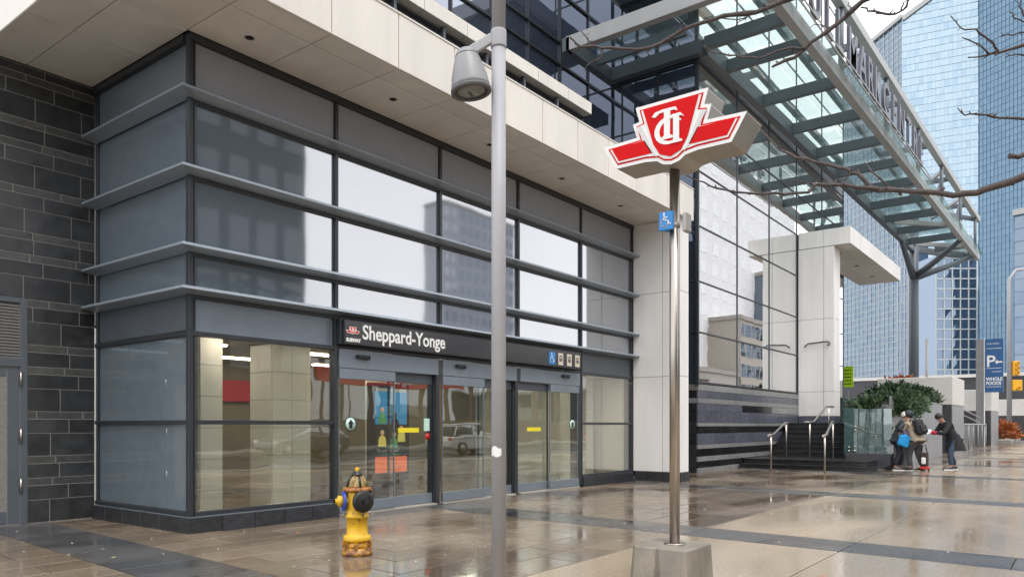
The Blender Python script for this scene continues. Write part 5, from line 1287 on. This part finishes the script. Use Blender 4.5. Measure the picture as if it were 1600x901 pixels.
def car(label, loc, rz, paint):
    c = thing('car', label, 'car', (0, 0, 0), 'cars on the street')
    lo = [(-2.25, .45), (-2.28, .75), (-2.2, .98), (-1.2, 1.04), (1.0, 1.0), (1.9, .9), (2.25, .72), (2.28, .42), (2.1, .28), (-2.1, .28)]
    V = []; n = len(lo)
    for s_, ins in ((-.92, 0), (.92, 0)): V += [(x, s_ * (1 - .06 * (abs(x) > 2)), z) for x, z in lo]
    F = [tuple(range(n)), tuple(range(n, 2 * n))[::-1]] + [(k, n + k, n + (k + 1) % n, (k + 1) % n) for k in range(n)]
    MB().add(V, F).build('body', paint, c, bevel=.08)
    def cab(ins, dz, nm, mm):
        b = [(-2.0 + ins, 1.0), (-1.55 + ins, 1.58 + dz), (.1, 1.62 + dz), (1.15 - ins, 1.0)]
        V = [(x, s_ * (.86 if z < 1.1 else .68) , z) for s_ in (-1, 1) for x, z in b]
        return MB().add(V, [(0, 1, 2, 3), (7, 6, 5, 4), (0, 4, 5, 1), (1, 5, 6, 2), (2, 6, 7, 3), (0, 3, 7, 4)]).build(nm, mm, c, bevel=.05)
    cab(0, -.03, 'windows', wgl)
    MB().box(-1.5, .1, -.66, .66, 1.55, 1.66).build('roof', paint, c, bevel=.05)
    for x in (-.5, ): 
        for s_ in (-1, 1): MB().bar((x, s_ * .875, 1.0), (x, s_ * .70, 1.58), .1, .05).build('pillar', paint, c)
    for x in (-1.4, 1.45):
        for s_ in (-1, 1):
            wq = MB().lathe([(.2, -.1), (.34, -.1), (.36, -.05), (.36, .05), (.34, .1), (.2, .1)], (x, s_ * .84, .36), (0, 1, 0), 22).build('wheel', M['hblack'], c)
            MB().lathe([(.21, -.108), (.21, .108)], (x, s_ * .84, .36), (0, 1, 0), 14).build('rim', M['stainless'], wq)
    for s_ in (-1, 1):
        pc('headlight', 2.14, 2.26, s_ * .72 - .16, s_ * .72 + .16, .66, .8, M['signwhite'], c, .02); pc('tail_light', -2.29, -2.2, s_ * .72 - .14, s_ * .72 + .14, .78, .94, M['inred'], c, .02)
        pc('mirror', .75, .95, s_ * 1.0 - .1, s_ * 1.0 + .1, 1.02, 1.16, paint, c, .03)
    c.location = loc; c.rotation_euler = (0, 0, rz)
cwhite = mat('white car paint', (.75, .75, .75), .25, var=.03, coat=.8); cgrey = mat('grey car paint', (.12, .125, .13), .25, metal=.4, var=.03, coat=.8)
car('white car driving past across the road', (31, -8.2, -.15), 0, cwhite)
car('silver grey car parked at the far kerb', (23.5, -12.5, -.15), math.pi, cgrey)
car('white car further along the far lane', (48, -9, -.15), 0, cwhite)

# ------------------------------------------------------------------ small litter
lf = MB(); rr = random.Random(21)
lcol = [mat('leaf pale', (.5, .43, .3), .6), mat('leaf orange', (.42, .16, .05), .6), mat('leaf straw', (.55, .5, .42), .6)]
for k in range(230):
    a = rr.uniform(2.5, 20); b = rr.uniform(.3, 9) if a < 17 else rr.uniform(.3, 7.5)
    if a < 5.1: b = rr.uniform(6, 11.5)
    s_ = rr.uniform(.011, .028) * (1.6 if rr.random() < .15 else 1); t = rr.uniform(0, 6.28); ct, st__ = math.cos(t) * s_, math.sin(t) * s_
    if a > 5 and b > 9: continue
    lf.add([(a - ct, b - st__, .004), (a - st__ * .5, b + ct * .5, .007), (a + ct, b + st__, .012), (a + st__ * .5, b - ct * .5, .006)], [(0, 1, 2, 3)], rr.choice([0, 0, 1, 2, 2]))
lo = lf.build('fallen_leaves', lcol); lo['kind'] = 'stuff'; lo['label'] = 'scattered small dry leaves and litter on the wet paving'; lo['category'] = 'leaves'
